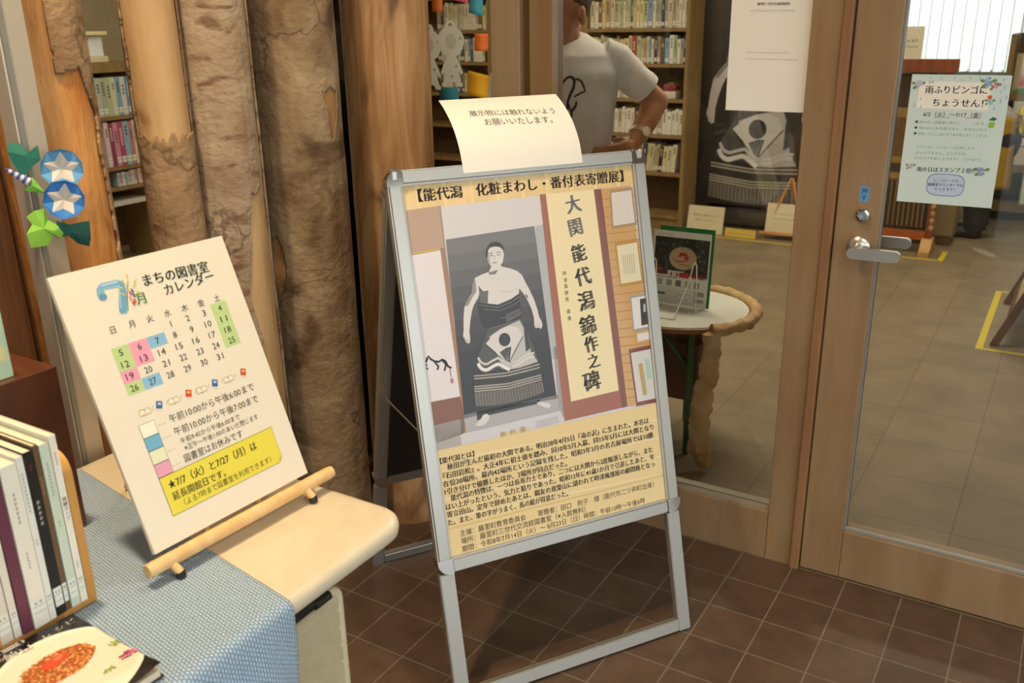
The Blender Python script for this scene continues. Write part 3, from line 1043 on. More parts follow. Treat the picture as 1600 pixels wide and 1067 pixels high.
    P([(245, 560), (300, 522), (398, 478), (440, 560), (455, 640), (490, 690), (400, 720), (340, 730), (300, 690)], 'b9b5b2', k + 4)
    P([(228, 596), (262, 552), (310, 518), (352, 505), (392, 518), (415, 556), (380, 610), (345, 690), (320, 690), (280, 640)], 'cfcac7', k + 5)
    P([(298, 640), (330, 618), (356, 612), (346, 695), (334, 690)], '2e2d2e', k + 6)
    for q in ((305, 632), (318, 624), (332, 619), (345, 616)):
        ST([q, (340, 690)], 2.0, '8d8987', k + 7)
    ST([(228, 598), (270, 640), (335, 692)], 5, '2e2d2e', k + 6)
    ST([(416, 558), (345, 692)], 4, '2e2d2e', k + 6)
    mb.ellipse(F, tr(322, 576), 33 * S, 35 * S, flat('2b2a2b', coat=0.35), k + 7)
    P([(418, 520), (436, 540), (452, 620), (430, 640), (426, 600)], '39383a', k + 5)
    for off, w in ((0, 12), (30, 17)):
        ST(smooth([(188, 664 + off), (206, 690 + off), (232, 698 + off), (262, 682 + off), (290, 670 + off), (318, 684 + off), (348, 700 + off)]), w, 'e0dcd8' if off else 'c4c0bc', k + 7)
        ST(smooth([(362, 694 + off * 0.6), (392, 684 + off * 0.6), (420, 664 + off * 0.6), (446, 650 + off * 0.6), (472, 646 + off * 0.6)]), w * 0.8, 'd0ccc8', k + 7)
    P([(186, 716), (206, 740), (232, 748), (262, 732), (290, 720), (318, 732), (340, 742), (180, 758)], '232223', k + 6)
    # corded bands and fringe
    P([(166, 752), (330, 738), (498, 698), (502, 748), (512, 775), (524, 845), (440, 880), (330, 906), (174, 914), (168, 810)], '2c2927', k + 6)
    bandL = [((166, 758), (332, 745), (498, 704)), ((167, 772), (334, 759), (500, 720)), ((168, 812), (338, 800), (506, 758)), ((169, 824), (340, 812), (508, 770)), ((170, 836), (342, 824), (510, 782))]
    for L in bandL:
        ST(L, 6, 'a39a8e', k + 7)
        for i in range(34):
            t = (i + 0.5) / 34
            q = (L[0][0] + (L[2][0] - L[0][0]) * t, 0)
            y = (1 - t) ** 2 * L[0][1] + 2 * t * (1 - t) * (2 * L[1][1] - (L[0][1] + L[2][1]) / 2) + t * t * L[2][1]
            ST([(q[0] - 1.5, y - 3), (q[0] + 1.5, y + 3)], 2.2, 'cdc5b8', k + 8)
    for i in range(46):
        t = (i + 0.5) / 46
        x0 = 170 + (512 - 170) * t; x1 = 175 + (523 - 175) * t
        y0 = (1 - t) ** 2 * 842 + 2 * t * (1 - t) * 840 + t * t * 790
        y1 = (1 - t) ** 2 * 912 + 2 * t * (1 - t) * 918 + t * t * 845
        ST([(x0, y0), (x1, y1)], 2.6, 'b8afa2' if i % 2 else '968d81', k + 7)
    # feet
    P([(176, 1000), (200, 985), (214, 958), (232, 950), (247, 960), (244, 985), (222, 1008), (195, 1014), (180, 1012)], sk, k + 4)
    P([(484, 897), (520, 898), (550, 905), (557, 918), (545, 930), (520, 922), (495, 912)], sk, k + 4)
    ST([(178, 1004), (190, 1000)], 2, '7d7977', k + 5)

wrestler(mb, PF, lambda x, y: hs(690 + x / 3.235, 350 + y / 3.235), 6, 0.43)
# hanging scroll with brushed writing
PT(cC([(10, 64), (276, 44), (397, 1002), (122, 1062)]), flat('9a5a44', coat=0.35), 4)
PT(cC([(245, 47), (276, 44), (397, 1002), (372, 1008)]), flat('7c4536', coat=0.35), 5)
PT(cC([(36, 62), (244, 46), (358, 930), (150, 976)]), flat('e6d5a6', coat=0.35), 6)
BR = [('大', 155, 108, 37), ('関', 165, 208, 36), ('能', 181, 322, 36), ('代', 199, 425, 38), ('潟', 213, 532, 40), ('錦', 220, 640, 40), ('作', 236, 722, 34), ('之', 248, 798, 30), ('碑', 240, 886, 42)]
for i, (ch, x, y, sz) in enumerate(BR):
    mb.char(PF, ch, hs(840 + x / 2.81, 280 + y / 2.81), sz * 1.1, flat(('6f7079', '6a6a72', '3d3d40', '39393b', '353536', '323233', '323233', '303031', '2d2d2e')[i]), 8, bold=0.045, ang=0.12, sy=1.1)
for ch, x, y in (('時', 119, 410), ('津', 122, 440), ('風', 125, 467), ('勝', 128, 496), ('男', 130, 525), ('謹', 136, 578), ('書', 141, 608)):
    mb.char(PF, ch, hs(840 + x / 2.81, 280 + y / 2.81), 11, flat('4a463e'), 8, ang=0.1)
# slatted wall with framed certificates
PT(cC([(276, 44), (405, 32), (530, 985), (397, 1003)]), flat('c79b62', coat=0.35), 4)
for i in range(24):
    y = 90 + i * 38
    x = 278 + (y - 44) * 0.127
    mb.stroke(PF, [hs(*p) for p in cC([(x, y), (x + 150, y - 16)])], 1.6, flat('a87c48'), 5)
def frame_pic(pts, col, inner, k):
    PT(cC(pts), flat(col, coat=0.35), k)
    cx = sum(p[0] for p in pts) / 4; cy = sum(p[1] for p in pts) / 4
    PT(cC([(cx + (x - cx) * 0.86, cy + (y - cy) * 0.86) for x, y in pts]), flat(inner, coat=0.35), k + 1)
    return cx, cy
cl = lambda pts: pts
frame_pic([(312, 52), (412, 40), (432, 204), (324, 220)], 'a58a6c', 'd5cdc6', 6)
frame_pic([(336, 282), (438, 266), (462, 460), (360, 476)], 'b98a3c', 'dcd2b4', 6)
for i in range(6):
    mb.stroke(PF, [hs(*p) for p in cC([(372 + i * 9, 335 - i), (380 + i * 9, 420 - i)])], 1.2, flat('8a7c60'), 8)
frame_pic([(404, 514), (474, 504), (494, 660), (420, 674)], '9c9a98', 'd9d6d4', 6)
PT(cC([(447, 530), (478, 524), (486, 640), (455, 646)]), flat('39373a', coat=0.35), 8)
PT(cC([(462, 552), (470, 550), (473, 585), (463, 588)]), flat('b9b2ae', coat=0.35), 9)
PT(cC([(436, 682), (494, 672), (497, 704), (440, 718)]), flat('d9d2cf', coat=0.35), 6)
frame_pic([(400, 750), (504, 730), (530, 984), (436, 1002)], '7d3f33', 'cdc9c4', 6)
PT(cC([(442, 815), (460, 810), (482, 950), (464, 955)]), flat('b59a62', coat=0.35), 8)
PT(cC([(470, 795), (490, 790), (502, 880), (482, 884)]), flat('a9c0b4', coat=0.35), 8)
# lower panel of the poster
PT([(681.5, 702), (1030, 631), (1043, 786), (706, 874)], flat('e3c994'), 9)
for i in range(4):
    a = cT([(60 + i * 22, 330 + i * 120), (1480 + i * 14, 70 + i * 118)])
    mb.stroke(PF, [hs(*p) for p in a], 5, flat('e8d2a4'), 10)
PT(cT([(116, 760), (1520, 425), (1528, 436), (118, 772)]), flat('d9bb7e'), 10)
def pline(body, a, b, em=None, m=INK, bold=0.03):
    (ax, ay), (bx, by) = cT([a, b])
    p, q = hs(ax, ay), hs(bx, by)
    mb.text(PF, body, (p[0] + 6.5, p[1]), q, m, 12, em, bold)
pline('【能代潟とは】', (64, 338), (299, 288), bold=0.03)
pline('秋田が生んだ最初の大関である。明治28年4月5日『滝の沢』に生まれた。本名は', (110, 378), (1412, 92), 15.5)
pline('『石田岩松』。大正4年に初土俵を踏み、同10年5月入幕、同15年5月には大関となり', (84, 438), (1442, 134), 15.5)
pline('在位20場所、幕内42場所という記録を残した。昭和3年3月の名古屋場所では10勝', (85, 490), (1442, 186), 15.5)
pline('1引き分けで優勝したほか、2場所が同点だった。', (94, 540), (893, 362), 15.5)
pline('能代潟の特徴は、一つは長寿力士であり、二つには大関から2度陥落しながら、また', (135, 580), (1438, 280), 15.5)
pline('はい上がったという、気力と粘りであった。昭和12年に41歳1か月で引退したあと、年', (102, 640), (1450, 326), 15.5)
pline('寄立田山。定年で辞めたあとは、親友の双葉山に請われて時津風部屋の顧問格となっ', (110, 690), (1452, 374), 15.5)
pline('た。また、筆の字がうまく、馬の絵が得意だった。', (116, 742), (900, 556), 15.5)
GREY = flat('5b4d36', 0.6)
pline('主催：藤里町教育委員会　　寄贈者：田口　則子　様（能代市二ツ井町出身）', (192, 812), (1448, 506), 15.5, GREY, 0.004)
pline('場所：藤里町三世代交流館図書室（※入館無料）', (200, 862), (1012, 660), 15.5, GREY, 0.004)
pline('期間：令和8年7月14日（火）～ 8月23日（日）時間：午前10時～午後6時', (207, 914), (1392, 608), 15.5, GREY, 0.004)
mb.text(PF, '【能代潟　化粧まわし・番付表寄贈展】', hs(657, 309), hs(973, 283.5), INK, 3, 29, 0.035)
mb.build('poster', st, label='yellow printed poster with a black and white wrestler portrait')

# --- notice taped to the top rail
PB = [(0.2804, 1.1447), (0.297, 1.190), (0.330, 1.2335), (0.375, 1.2665), (0.409, 1.284)]
arc = [0]
for i in range(1, len(PB)):
    arc.append(arc[-1] + math.dist(PB[i], PB[i - 1]))
def NP(x, y, k):
    y = max(0, min(arc[-1] - 1e-6, y / 1000))
    i = max(j for j in range(len(arc)) if arc[j] <= y)
    i = min(i, len(PB) - 2)
    # smooth interpolation along the bend
    def pt(q):
        q = max(0, min(arc[-1], q))
        j = min(max(j for j in range(len(arc)) if arc[j] <= q), len(PB) - 2)
        f = (q - arc[j]) / (arc[j + 1] - arc[j])
        p = [Vector(PB[max(0, min(len(PB) - 1, j + o))]) for o in (-1, 0, 1, 2)]
        return 0.5 * ((2 * p[1]) + (p[2] - p[0]) * f + (2 * p[0] - 5 * p[1] + 4 * p[2] - p[3]) * f * f + (3 * p[1] - p[0] - 3 * p[2] + p[3]) * f ** 3)
    p = pt(y); t = (pt(y + 0.004) - pt(y - 0.004)).normalized()
    n = Vector((-t.y, t.x))
    q = p + n * (0.0075 + k * 0.00018)
    return Vector((0.141 + x / 1000, q.x, q.y))
no = empty('paper_notice', S0, 'white curled paper notice taped on top of the silver poster stand', 'notice', AZ)
HN = arc[-1] * 1000 - 0.5
mb = MB(); vs = []; fs = []
nx, ny = 4, 24
for k in (0, -1.5):
    for j in range(ny + 1):
        for i in range(nx + 1):
            vs.append(NP(295 * i / nx, HN * j / ny, k))
n1 = (nx + 1) * (ny + 1)
for j in range(ny):
    for i in range(nx):
        a = j * (nx + 1) + i
        fs.append((a, a + 1, a + nx + 2, a + nx + 1)); fs.append((n1 + a, n1 + a + nx + 1, n1 + a + nx + 2, n1 + a + 1))
for j in range(ny):
    a = j * (nx + 1); fs.append((a, a + nx + 1, n1 + a + nx + 1, n1 + a))
    a += nx; fs.append((a + nx + 1, a, n1 + a, n1 + a + nx + 1))
for i in range(nx):
    fs.append((i + 1, i, n1 + i, n1 + i + 1)); a = ny * (nx + 1) + i; fs.append((a, a + 1, n1 + a + 1, n1 + a))
mb.add(vs, fs, PAPER_L)
mb.build('sheet', no, smooth=30)
mb = MB()
mb.text(NP, '展示物には触れないよう', (52, 132), (262, 124), flat('2b2723'), 2, 21)
mb.text(NP, 'お願いいたします。', (78, 104), (244, 99), flat('2b2723'), 2, 21)
mb.build('lettering', no)

# ================================================================== display desk and what stands on it
DZ, DX0, DX1, DY0, DY1 = 0.70, -0.84, -0.203, -2.75, -1.240
dk = empty('desk', (-0.5, -1.9, 0), 'cream rounded-corner desk with blue cloth and a ribbed side panel', 'desk')
def rel(t, mb):
    mb.M = Matrix.Translation(-Vector(t.location)); return mb
LAM = pm('cream_laminate', 'd8cbb2', 'd3c5aa', 30, rough=0.32, coat=0.2)
mb = rel(dk, MB())
pl = []
def corner(cx, cy, r, a0):
    return [(cx + r * math.cos(a0 + math.pi / 2 * i / 10), cy + r * math.sin(a0 + math.pi / 2 * i / 10)) for i in range(11)]
r = 0.055
def outline(o):
    q = r - o
    return corner(DX1 - r, DY1 - r, q, 0) + corner(DX0 + r, DY1 - r, q, math.pi / 2) + corner(DX0 + r, DY0 + r, q, math.pi) + corner(DX1 - r, DY0 + r, q, 1.5 * math.pi)
prof = [(0.016, DZ), (0.007, DZ - 0.002), (0.002, DZ - 0.007), (0.0, DZ - 0.016), (0.002, DZ - 0.027), (0.008, DZ - 0.033), (0.02, DZ - 0.036)]
vs = []; fs = []
N = len(outline(0))
for o, z in prof:
    vs += [(x, y, z) for x, y in outline(o)]
for i in range(len(prof) - 1):
    for j in range(N):
        k = (j + 1) % N
        fs.append((i * N + k, i * N + j, (i + 1) * N + j, (i + 1) * N + k))
fs.append(tuple(range(N))); fs.append(tuple((len(prof) - 1) * N + j for j in range(N))[::-1])
mb.add(vs, fs, LAM)
mb.build('top', dk, smooth=40)
RIB = pm('ribbed_beige', 'b9ad8e', 'b2a585', 40, rough=0.5)
mb = rel(dk, MB())                           # ribbed side panel under the top
PX, PY0, PY1, PZ1 = -0.226, -2.62, -1.392, 0.655
pz = [(0.03 + i * 0.032) for i in range(20)]
prof = [(PX - 0.006, 0.03)]
for z in pz[:-1]:
    prof += [(PX, z + 0.003), (PX, z + 0.027), (PX - 0.0035, z + 0.029), (PX - 0.0035, z + 0.031)]
vs = []
for y in (PY0, PY1 - 0.012):
    vs += [(x, y, z) for x, z in prof]
n = len(prof)
fs = [(i, n + i, n + i + 1, i + 1) for i in range(n - 1)]
mb.add(vs, fs, RIB)
mb.box((PX - 0.016, PY0, 0.03), (PX - 0.0065, PY1 - 0.012, 0.638), RIB)
mb.build('ribbed_panel', dk)
TRIM = pm('panel_trim', 'c9bd9a', rough=0.45)
mb = rel(dk, MB())
pts = [(PX - 0.006, PY1 - 0.006, 0.03), (PX - 0.006, PY1 - 0.006, 0.60)]
for i in range(9):
    a = math.pi / 2 * i / 8
    pts.append((PX - 0.006, PY1 - 0.026 + 0.02 * math.cos(a), 0.622 + 0.02 * math.sin(a)))
pts.append((PX - 0.006, PY0, 0.642))
mb.tube(pts, 0.008, TRIM, 12)
mb.build('panel_trim', dk, smooth=50)
mb = rel(dk, MB())
mb.box((-0.222, -1.58, 0.6485), (-0.212, -1.46, 0.663), BLACKP, 0.003)
mb.lathe([(0.0075, -0.016), (0.0075, 0.016)], BLACKP, (0, 0, 0), 20, lambda x, y, z: (-0.2175 + x, -1.447 + z, 0.652 + y))
mb.build('bracket', dk, smooth=40, label='black plastic bracket under the desk edge')
for x, y in ((-0.78, -1.33), (-0.78, -2.65), (-0.3, -2.65), (-0.34, -1.42)):
    mb = rel(dk, MB()); mb.tube([(x, y, 0.0), (x, y, 0.665)], 0.019, ALU_D, 16)
    mb.build('leg', dk, smooth=40)

# --- blue waffle cloth over the near part of the desk
CL = waffle_mat('blue_waffle_cloth', 'abc4dc', '93b1cd', 0.0048)
def cloth_pt(s, t):
    # s: 0 at the wall side .. over the edge; t: 0 at the far hem, growing towards the viewer
    top = DX1 - DX0 - 0.03
    rad = 0.014
    q = math.pi / 2 * rad
    y = -1.418 - 0.1 * (min(s, top) / top) - t
    if s < top:
        x = DX0 + 0.02 + s
        z = DZ + 0.0016 + 0.0009 * noise.noise(Vector((x * 9, y * 9, 0)))
        return (x, y, z)
    if s < top + q:
        a = (s - top) / rad
        return (DX1 - 0.010 + (rad) * math.sin(a), y, DZ + 0.0016 - rad + rad * math.cos(a))
    d = s - top - q
    sw = min(1, d / 0.12)
    wv = 0.010 * math.sin(t * 24 - 1.5) + 0.005 * math.sin(t * 57 - 1.5)
    return (DX1 + 0.0045 + sw * (0.016 + wv), y - 0.02 * sw * min(1, d / 0.3), DZ - rad - d)
mb = MB()
NS, NTc = 150, 150
SL, TL = 0.63 + 0.02 + 0.42, 1.1
vs = []; uv = []
for i in range(NS + 1):
    for j in range(NTc + 1):
        s = SL * i / NS; t = TL * j / NTc
        vs.append(cloth_pt(s, t)); uv.append((s, t))
fs = [(i * (NTc + 1) + j, i * (NTc + 1) + j + 1, (i + 1) * (NTc + 1) + j + 1, (i + 1) * (NTc + 1) + j) for i in range(NS) for j in range(NTc)]
fs = [f[::-1] for f in fs]
mb.add(vs, fs, CL); mb.uv = uv
o = mb.build('tablecloth', smooth=60)
tag(o, 'pale blue waffle-weave cloth draped over the near end of the cream desk', 'cloth')
s_ = o.modifiers.new('thick', 'SOLIDIFY'); s_.thickness = 0.0014; s_.offset = 1

# --- calendar on its little easel
ea = empty('tabletop_easel', (-0.405, -1.41, DZ), 'small light wood easel on the desk holding the calendar board', 'easel')
cex = Vector((0.061, 0.992, 0.004)).normalized(); cey = Vector((-0.353, 0.027, 0.936)); cey = (cey - cex * cey.dot(cex)).normalized()
cn = cex.cross(cey)
CO = Vector((-0.412, -1.573, 0.7385))
def CB(x, y, k): return CO + cex * x + cey * y + cn * k
TIP = pm('rubber_tip', '25211f', rough=0.7)
ra, rb = Vector((-0.400, -1.598, 0.7275)), Vector((-0.379, -1.236, 0.7275))
mb = rel(ea, MB())
mb.tube([ra, ra + (rb - ra) * 0.02, rb - (rb - ra) * 0.02, rb], [0.0098, 0.0108, 0.0108, 0.0098], BEECH, 20)
mb.build('front_rail', ea, smooth=50)
for f in (0.10, 0.82):
    p = ra + (rb - ra) * f
    q = Vector((p.x + 0.017, p.y + 0.004, 0.0))
    mb = rel(ea, MB()); mb.tube([p, Vector((q.x, q.y, DZ + 0.010))], 0.0066, BEECH, 16)
    leg = mb.build('foot', ea, smooth=50)
    mb = rel(ea, MB()); mb.tube([Vector((q.x - 0.001, q.y, DZ + 0.012)), Vector((q.x, q.y, DZ + 0.003))], 0.0071, TIP, 16)
    mb.build('rubber_tip', leg, smooth=50)
for f in (0.3, 0.62):
    mb = rel(ea, MB()); mb.tube([CB(f * 0.32, -0.012, -0.014), CB(f * 0.32, 0.34, -0.014)], 0.006, BEECH, 14)
    mb.build('upright', ea, smooth=50)
mb = rel(ea, MB()); mb.tube([CB(0.15, 0.31, -0.022), Vector((-0.68, CB(0.15, 0, 0).y, DZ + 0.006))], 0.006, BEECH, 14)
mb.build('rear_leg', ea, smooth=50)
mb = rel(ea, MB()); mb.tube([CB(0.05, 0.3, -0.014), CB(0.25, 0.3, -0.014)], 0.005, BEECH, 12)
mb.build('cross_bar', ea, smooth=50)

cb = empty('calendar_board', CO, 'white July library calendar board leaning on the small easel', 'calendar')
BOARD = pm('foam_board', 'e6dcc8', rough=0.6)
SHEETM = pm('calendar_sheet', 'e4dac6', rough=0.5)
mb = rel(cb, MB())
mb.prism([(0, 0), (0.297, 0), (0.297, 0.42), (0, 0.42)], -0.007, 0, BOARD, CB)
mb.build('board', cb)
CF = lambda x, y, k: CB(x / 1000, y / 1000, 0.0004 + k * 0.0002)
mb = rel(cb, MB())
mb.prism([(0.6, 0.6), (296.4, 0.6), (296.4, 419.4), (0.6, 419.4)], -1.8, 0, SHEETM, CF)
K = flat('2a2622')
GREEN = flat('20381f')
rect = lambda x0, y0, x1, y1, c, k: mb.flatpoly(CF, [(x0, y0), (x1, y0), (x1, y1), (x0, y1)], flat(c) if isinstance(c, str) else c, k)
# title
mb.text(CF, 'まちの図書室', (135, 374.5), (251, 370.5), GREEN, 3, bold=0.025)
mb.text(CF, 'カレンダー', (163.5, 352.5), (255, 355), GREEN, 3, bold=0.02)
# month numeral drawn as a folded ribbon, with bamboo and paper strips
mb.stroke(CF, [(65, 377, 13), (66, 386, 11), (70, 389.5, 10), (98, 388, 11)], 11, flat('7fb0c9'), 2)
mb.stroke(CF, [(100, 391, 10), (99, 378, 11), (93, 362, 12), (88, 348, 12), (87, 344, 10)], 11, flat('6a9fbf'), 3)
mb.ellipse(CF, (66, 374.5), 6.5, 5, flat('5f93b4'), 3)
mb.stroke(CF, [(69, 391), (96, 390.5)], 3, flat('a9cddd'), 4)
mb.stroke(CF, [(96, 386), (91, 368), (86, 352)], 2.4, flat('98c1d6'), 4)
mb.stroke(CF, [(95, 345), (101, 364), (111, 388)], 1.2, flat('6d8b3b'), 4)
for x, y, a in ((104, 374, 0.4), (109, 382, 1.1), (112, 390, 1.4), (100, 368, 2.4), (106, 384, 2.2), (115, 378, 0.3), (117, 370, -0.4), (101, 379, 2.8), (113, 366, 0.0), (119, 382, 0.7)):
    d = (math.cos(a), math.sin(a))
    mb.stroke(CF, [(x, y, 0.6), (x + d[0] * 4, y + d[1] * 4, 3), (x + d[0] * 9, y + d[1] * 9, 0.3)], 3, flat('d9c24a'), 5)
for x, y, c in ((108, 372, 'c8402f'), (112, 375, '3763a8'), (105, 365, 'e08a2e'), (110, 360, 'c8402f'), (112, 368, '3763a8'), (107, 357, 'c8402f')):
    mb.stroke(CF, [(x, y), (x + 1.5, y - 6)], 2.8, flat(c), 6)
mb.char(CF, '月', (121, 358), 19, flat('4d8a4a'), 5, bold=0.03)
# grid of days
cx = lambda c: 61.3 + c * 30.7
ry = lambda r_: 309 - r_ * 18.25
hl = lambda c, r_, col: rect(cx(c) - 15.2 + (2.6 if c == 0 else 0), ry(r_) - 9.1, cx(c) + 15.2, ry(r_) + 9.1, col, 1)
GR, PK, BL = 'b9cf8c', 'e79cb0', '86b6d4'
for r_ in range(4): hl(6, r_, GR)
for c, r_, col in ((0, 1, GR), (1, 1, PK), (2, 1, BL), (0, 2, GR), (1, 2, PK), (0, 3, PK), (0, 4, GR), (1, 4, BL)): hl(c, r_, col)
for c, ch in enumerate('日月火水木金土'):
    mb.char(CF, ch, (cx(c) + 1, 325.5), 12.5, K, 3)
d = 1
for r_ in range(5):
    for c in range(7):
        if r_ == 0 and c < 3 or d > 31: continue
        s = str(d); w = 3.1 * len(s)
        if s == '1': mb.char(CF, s, (cx(c), ry(r_)), 14, K, 3, sy=1.0)
        else: mb.text(CF, s, (cx(c) - w, ry(r_) - 4.9), (cx(c) + w, ry(r_) - 4.9), K, 3, 14.0)
        d += 1
# row of little books
def open_book(x, y):
    for s in (-1, 1):
        mb.flatpoly(CF, [(x, y - 4.5), (x + s * 5, y - 3.2), (x + s * 9.5, y - 4), (x + s * 8.4, y + 4), (x + s * 4.4, y + 5), (x, y + 3.4)], flat('efe2c4'), 2)
        mb.stroke(CF, [(x, y - 4.5), (x + s * 5, y - 3.2), (x + s * 9.5, y - 4), (x + s * 8.4, y + 4), (x + s * 4.4, y + 5), (x, y + 3.4)], 0.55, flat('4a4238'), 3)
    mb.stroke(CF, [(x, y - 4.5), (x, y + 3.4)], 0.6, flat('4a4238'), 3)
def shut_book(x, y, c, c2):
    q = lambda L: [(x + a * 0.94 + b * 0.34, y - a * 0.34 + b * 0.94) for a, b in L]
    mb.flatpoly(CF, q([(-5, -5.5), (5, -5.5), (5, 6), (-5, 6)]), flat(c), 2)
    mb.flatpoly(CF, q([(-5, -7), (5, -7), (5, -5.3), (-5, -5.3)]), flat('e8dcc2'), 3)
    mb.flatpoly(CF, q([(-2.5, 0), (3, 0), (3, 4), (-2.5, 4)]), flat(c2), 3)
for i, x in enumerate((63, 88, 113, 140, 163, 189, 215, 245)):
    if i % 2 == 0: open_book(x, 197)
    elif i in (1, 5): shut_book(x, 199, '2b5f9e', 'a9c4dc')
    else: shut_book(x, 199, 'c9442f', 'e2b04a')
    if i < 7:
        for j in range(3):
            mb.ellipse(CF, (x + 12.5 + j * 1.2, 197 + (j * 7) % 5), 0.7, 0.7, flat('8c8272'), 2, 8)
# legend
for i, c in enumerate(('f4ead6', '6fabc6', 'dfe0bd', 'dd9cb4')):
    y1 = 181.7 - i * 20.8
    rect(45.8, y1 - 20.8, 72, y1, K, 1); rect(46.4, y1 - 20.3, 71.4, y1 - 0.5, c, 2)
for x, y in ((76, 171), (76, 150.5), (76, 130), (75, 107)):
    for j in range(3): mb.ellipse(CF, (x + j * 5.3, y), 0.75, 0.75, K, 3, 8)
mb.text(CF, '午前10:00から午後6:00まで', (95, 168.2), (254, 166.5), K, 3, 14.0)
mb.text(CF, '午前10:00から午後7:00まで', (95, 147.5), (254, 145.5), K, 3, 14.0)
mb.text(CF, '午前9:45から午後6:00まで', (99.5, 132.5), (210, 131.5), K, 3, 10.0)
mb.text(CF, '※正午～午後1:00のあいだ閉じます', (101.5, 120.7), (242, 119.5), K, 3, 10.0)
mb.text(CF, '図書室はお休みです', (95, 104.3), (204, 103.2), K, 3, 14)
mb.flatpoly(CF, [(45.8, 38.2), (252, 38.2), (259.5, 46), (259.5, 98.4), (45.8, 98.4)], K, 1)
mb.flatpoly(CF, [(46.5, 38.9), (251.5, 38.9), (258.8, 46.4), (258.8, 97.7), (46.5, 97.7)], flat('dfd045'), 3)
mb.flatpoly(CF, [(252, 38.6), (259, 46), (252.5, 45)], flat('b9ae3c'), 4)
mb.text(CF, '★7/7（火）と7/27（月）は', (56, 77.5), (220, 75.8), flat('3b2f12'), 4, 15.5, 0.022)
mb.text(CF, '延長開館日です。', (56, 59.7), (151, 58.5), flat('3b2f12'), 4, 14, 0.022)
mb.text(CF, '（よる7時まで図書室を利用できます）', (70, 45.3), (237, 46), flat('3b2f12'), 4, 11.5)
mb.build('printed_sheet', cb)

# --- dark riser with a pale green book on it
MAHO = pm('mahogany_laminate', '502a1a', '5c331f', 6, (2, 8, 2), rough=0.35, coat=0.15)
mb = MB()
mb.box((-0.80, -1.86, DZ + 0.0035), (-0.632, -1.535, 0.977), MAHO, 0.0015)
o = mb.build('display_riser'); tag(o, 'dark reddish-brown box riser standing behind the upright magazines', 'display box')
def book(name, label, loc, y0, y1, h, depth, cov, spine_texts=(), group=None, spine=None, lbl=True, tilt=0.0, pages='e9dfc8'):
    """upright book, spine towards +x at loc.x"""
    t = empty('book', (loc[0], (y0 + y1) / 2, loc[1]), label, 'book', group=group)
    t.rotation_euler = (0, tilt, 0)
    w = (y1 - y0); hw = w / 2; c = 0.0007
    cm = flat(cov, 0.4)
    mb = MB()
    mb.box((-depth, -hw, 0), (-0.001, -hw + c, h), cm); mb.box((-depth, hw - c, 0), (-0.001, hw, h), cm)
    mb.box((-0.0015, -hw, 0), (0, hw, h), flat(spine, 0.4) if spine else cm, 0.0004)
    F = sheet((0, -hw, 0), (0, 1, 0), (0, 0, 1), base=0.0001)
    W_ = w * 1000
    if lbl:
        mb.flatpoly(F, [(W_ * 0.06, 14), (W_ * 0.94, 14), (W_ * 0.94, 42), (W_ * 0.06, 42)], flat('e8e8df'), 1)
        for y in (22, 31): mb.stroke(F, [(W_ * 0.12, y), (W_ * 0.88, y)], 0.6, flat('4f8a62'), 2)
        mb.marks(F, (W_ * 0.2, 34), (W_ * 0.8, 34), 5, flat('3d3d3d'), 2, 2)
    for body, ytop, size, col in spine_texts:
        for i, ch in enumerate(body):
            y = ytop - i * size * 1.06
            if body == '発酵スープ': mb.char(F, ch, (W_ / 2, y), size, flat(col), 2)
            else: mb.marks(F, (W_ / 2 - size * 0.42, y - size * 0.4), (W_ / 2 + size * 0.42, y - size * 0.4), size * 0.84, flat(col), 2, 1)
    mb.build('cover', t)
    mb = MB(); mb.box((-depth + 0.003, -hw + c, 0.0015), (-0.0016, hw - c, h - 0.002), flat(pages, 0.8)); mb.build('pages', t)
    return t
gb = book('book', 'pale mint green picture book standing on the dark riser', (-0.648, 0.9778), -1.78, -1.592, 0.20, 0.012, 'b8d3b4', lbl=False)
F = sheet((0.0002, -0.094, 0), (0, 1, 0), (0, 0, 1))
mb = MB()
mb.flatpoly(F, [(173, 26), (183, 26), (183, 48), (173, 48)], flat('d9cf9a'), 1)
mb.stroke(F, [(170, 70), (176, 78), (180, 70), (175, 64)], 1.6, flat('6e6a5c'), 1)
mb.stroke(F, [(20, 120), (80, 150), (140, 118)], 5, flat('6f9a78'), 1)
mb.build('cover_print', gb)

# rack
OAK = pm('rack_wood', 'c2893f', 'cf9a52', 6, (6, 6, 1), rough=0.45, lo=0.3, hi=0.7)
rk = empty('book_rack', (-0.5, -1.7630, DZ + 0.0035), 'honey-coloured wooden book rack on the blue cloth with rounded end panels', 'book rack')
mb = rel(rk, MB()); mb.box((-0.585, -2.1130, DZ + 0.0035), (-0.4375, -1.6550, DZ + 0.0135), OAK, 0.002); mb.build('base', rk)
for y0, y1, zt, xa, xb in ((-1.6675, -1.6555, 0.932, -0.58, -0.437), (-1.8020, -1.7905, 0.90, -0.58, -0.437), (-2.1130, -2.1010, 0.932, -0.58, -0.437)):
    pl = [(xa, DZ + 0.0136), (xb, DZ + 0.0136)] + [(xb - 0.03 + 0.03 * math.cos(math.pi / 2 * i / 8), zt - 0.03 + 0.03 * math.sin(math.pi / 2 * i / 8)) for i in range(9)] + [(xa + 0.03 - 0.03 * math.sin(math.pi / 2 * i / 8), zt - 0.03 + 0.03 * math.cos(math.pi / 2 * i / 8)) for i in range(9)]
    mb = rel(rk, MB()); mb.prism(pl, -y1, -y0, OAK, lambda x, y, z: (x, -z, y)); mb.build('end_panel', rk, smooth=30)
BZ = DZ + 0.0138
GB = 'upright magazines in the wooden rack'
bx = -0.4365
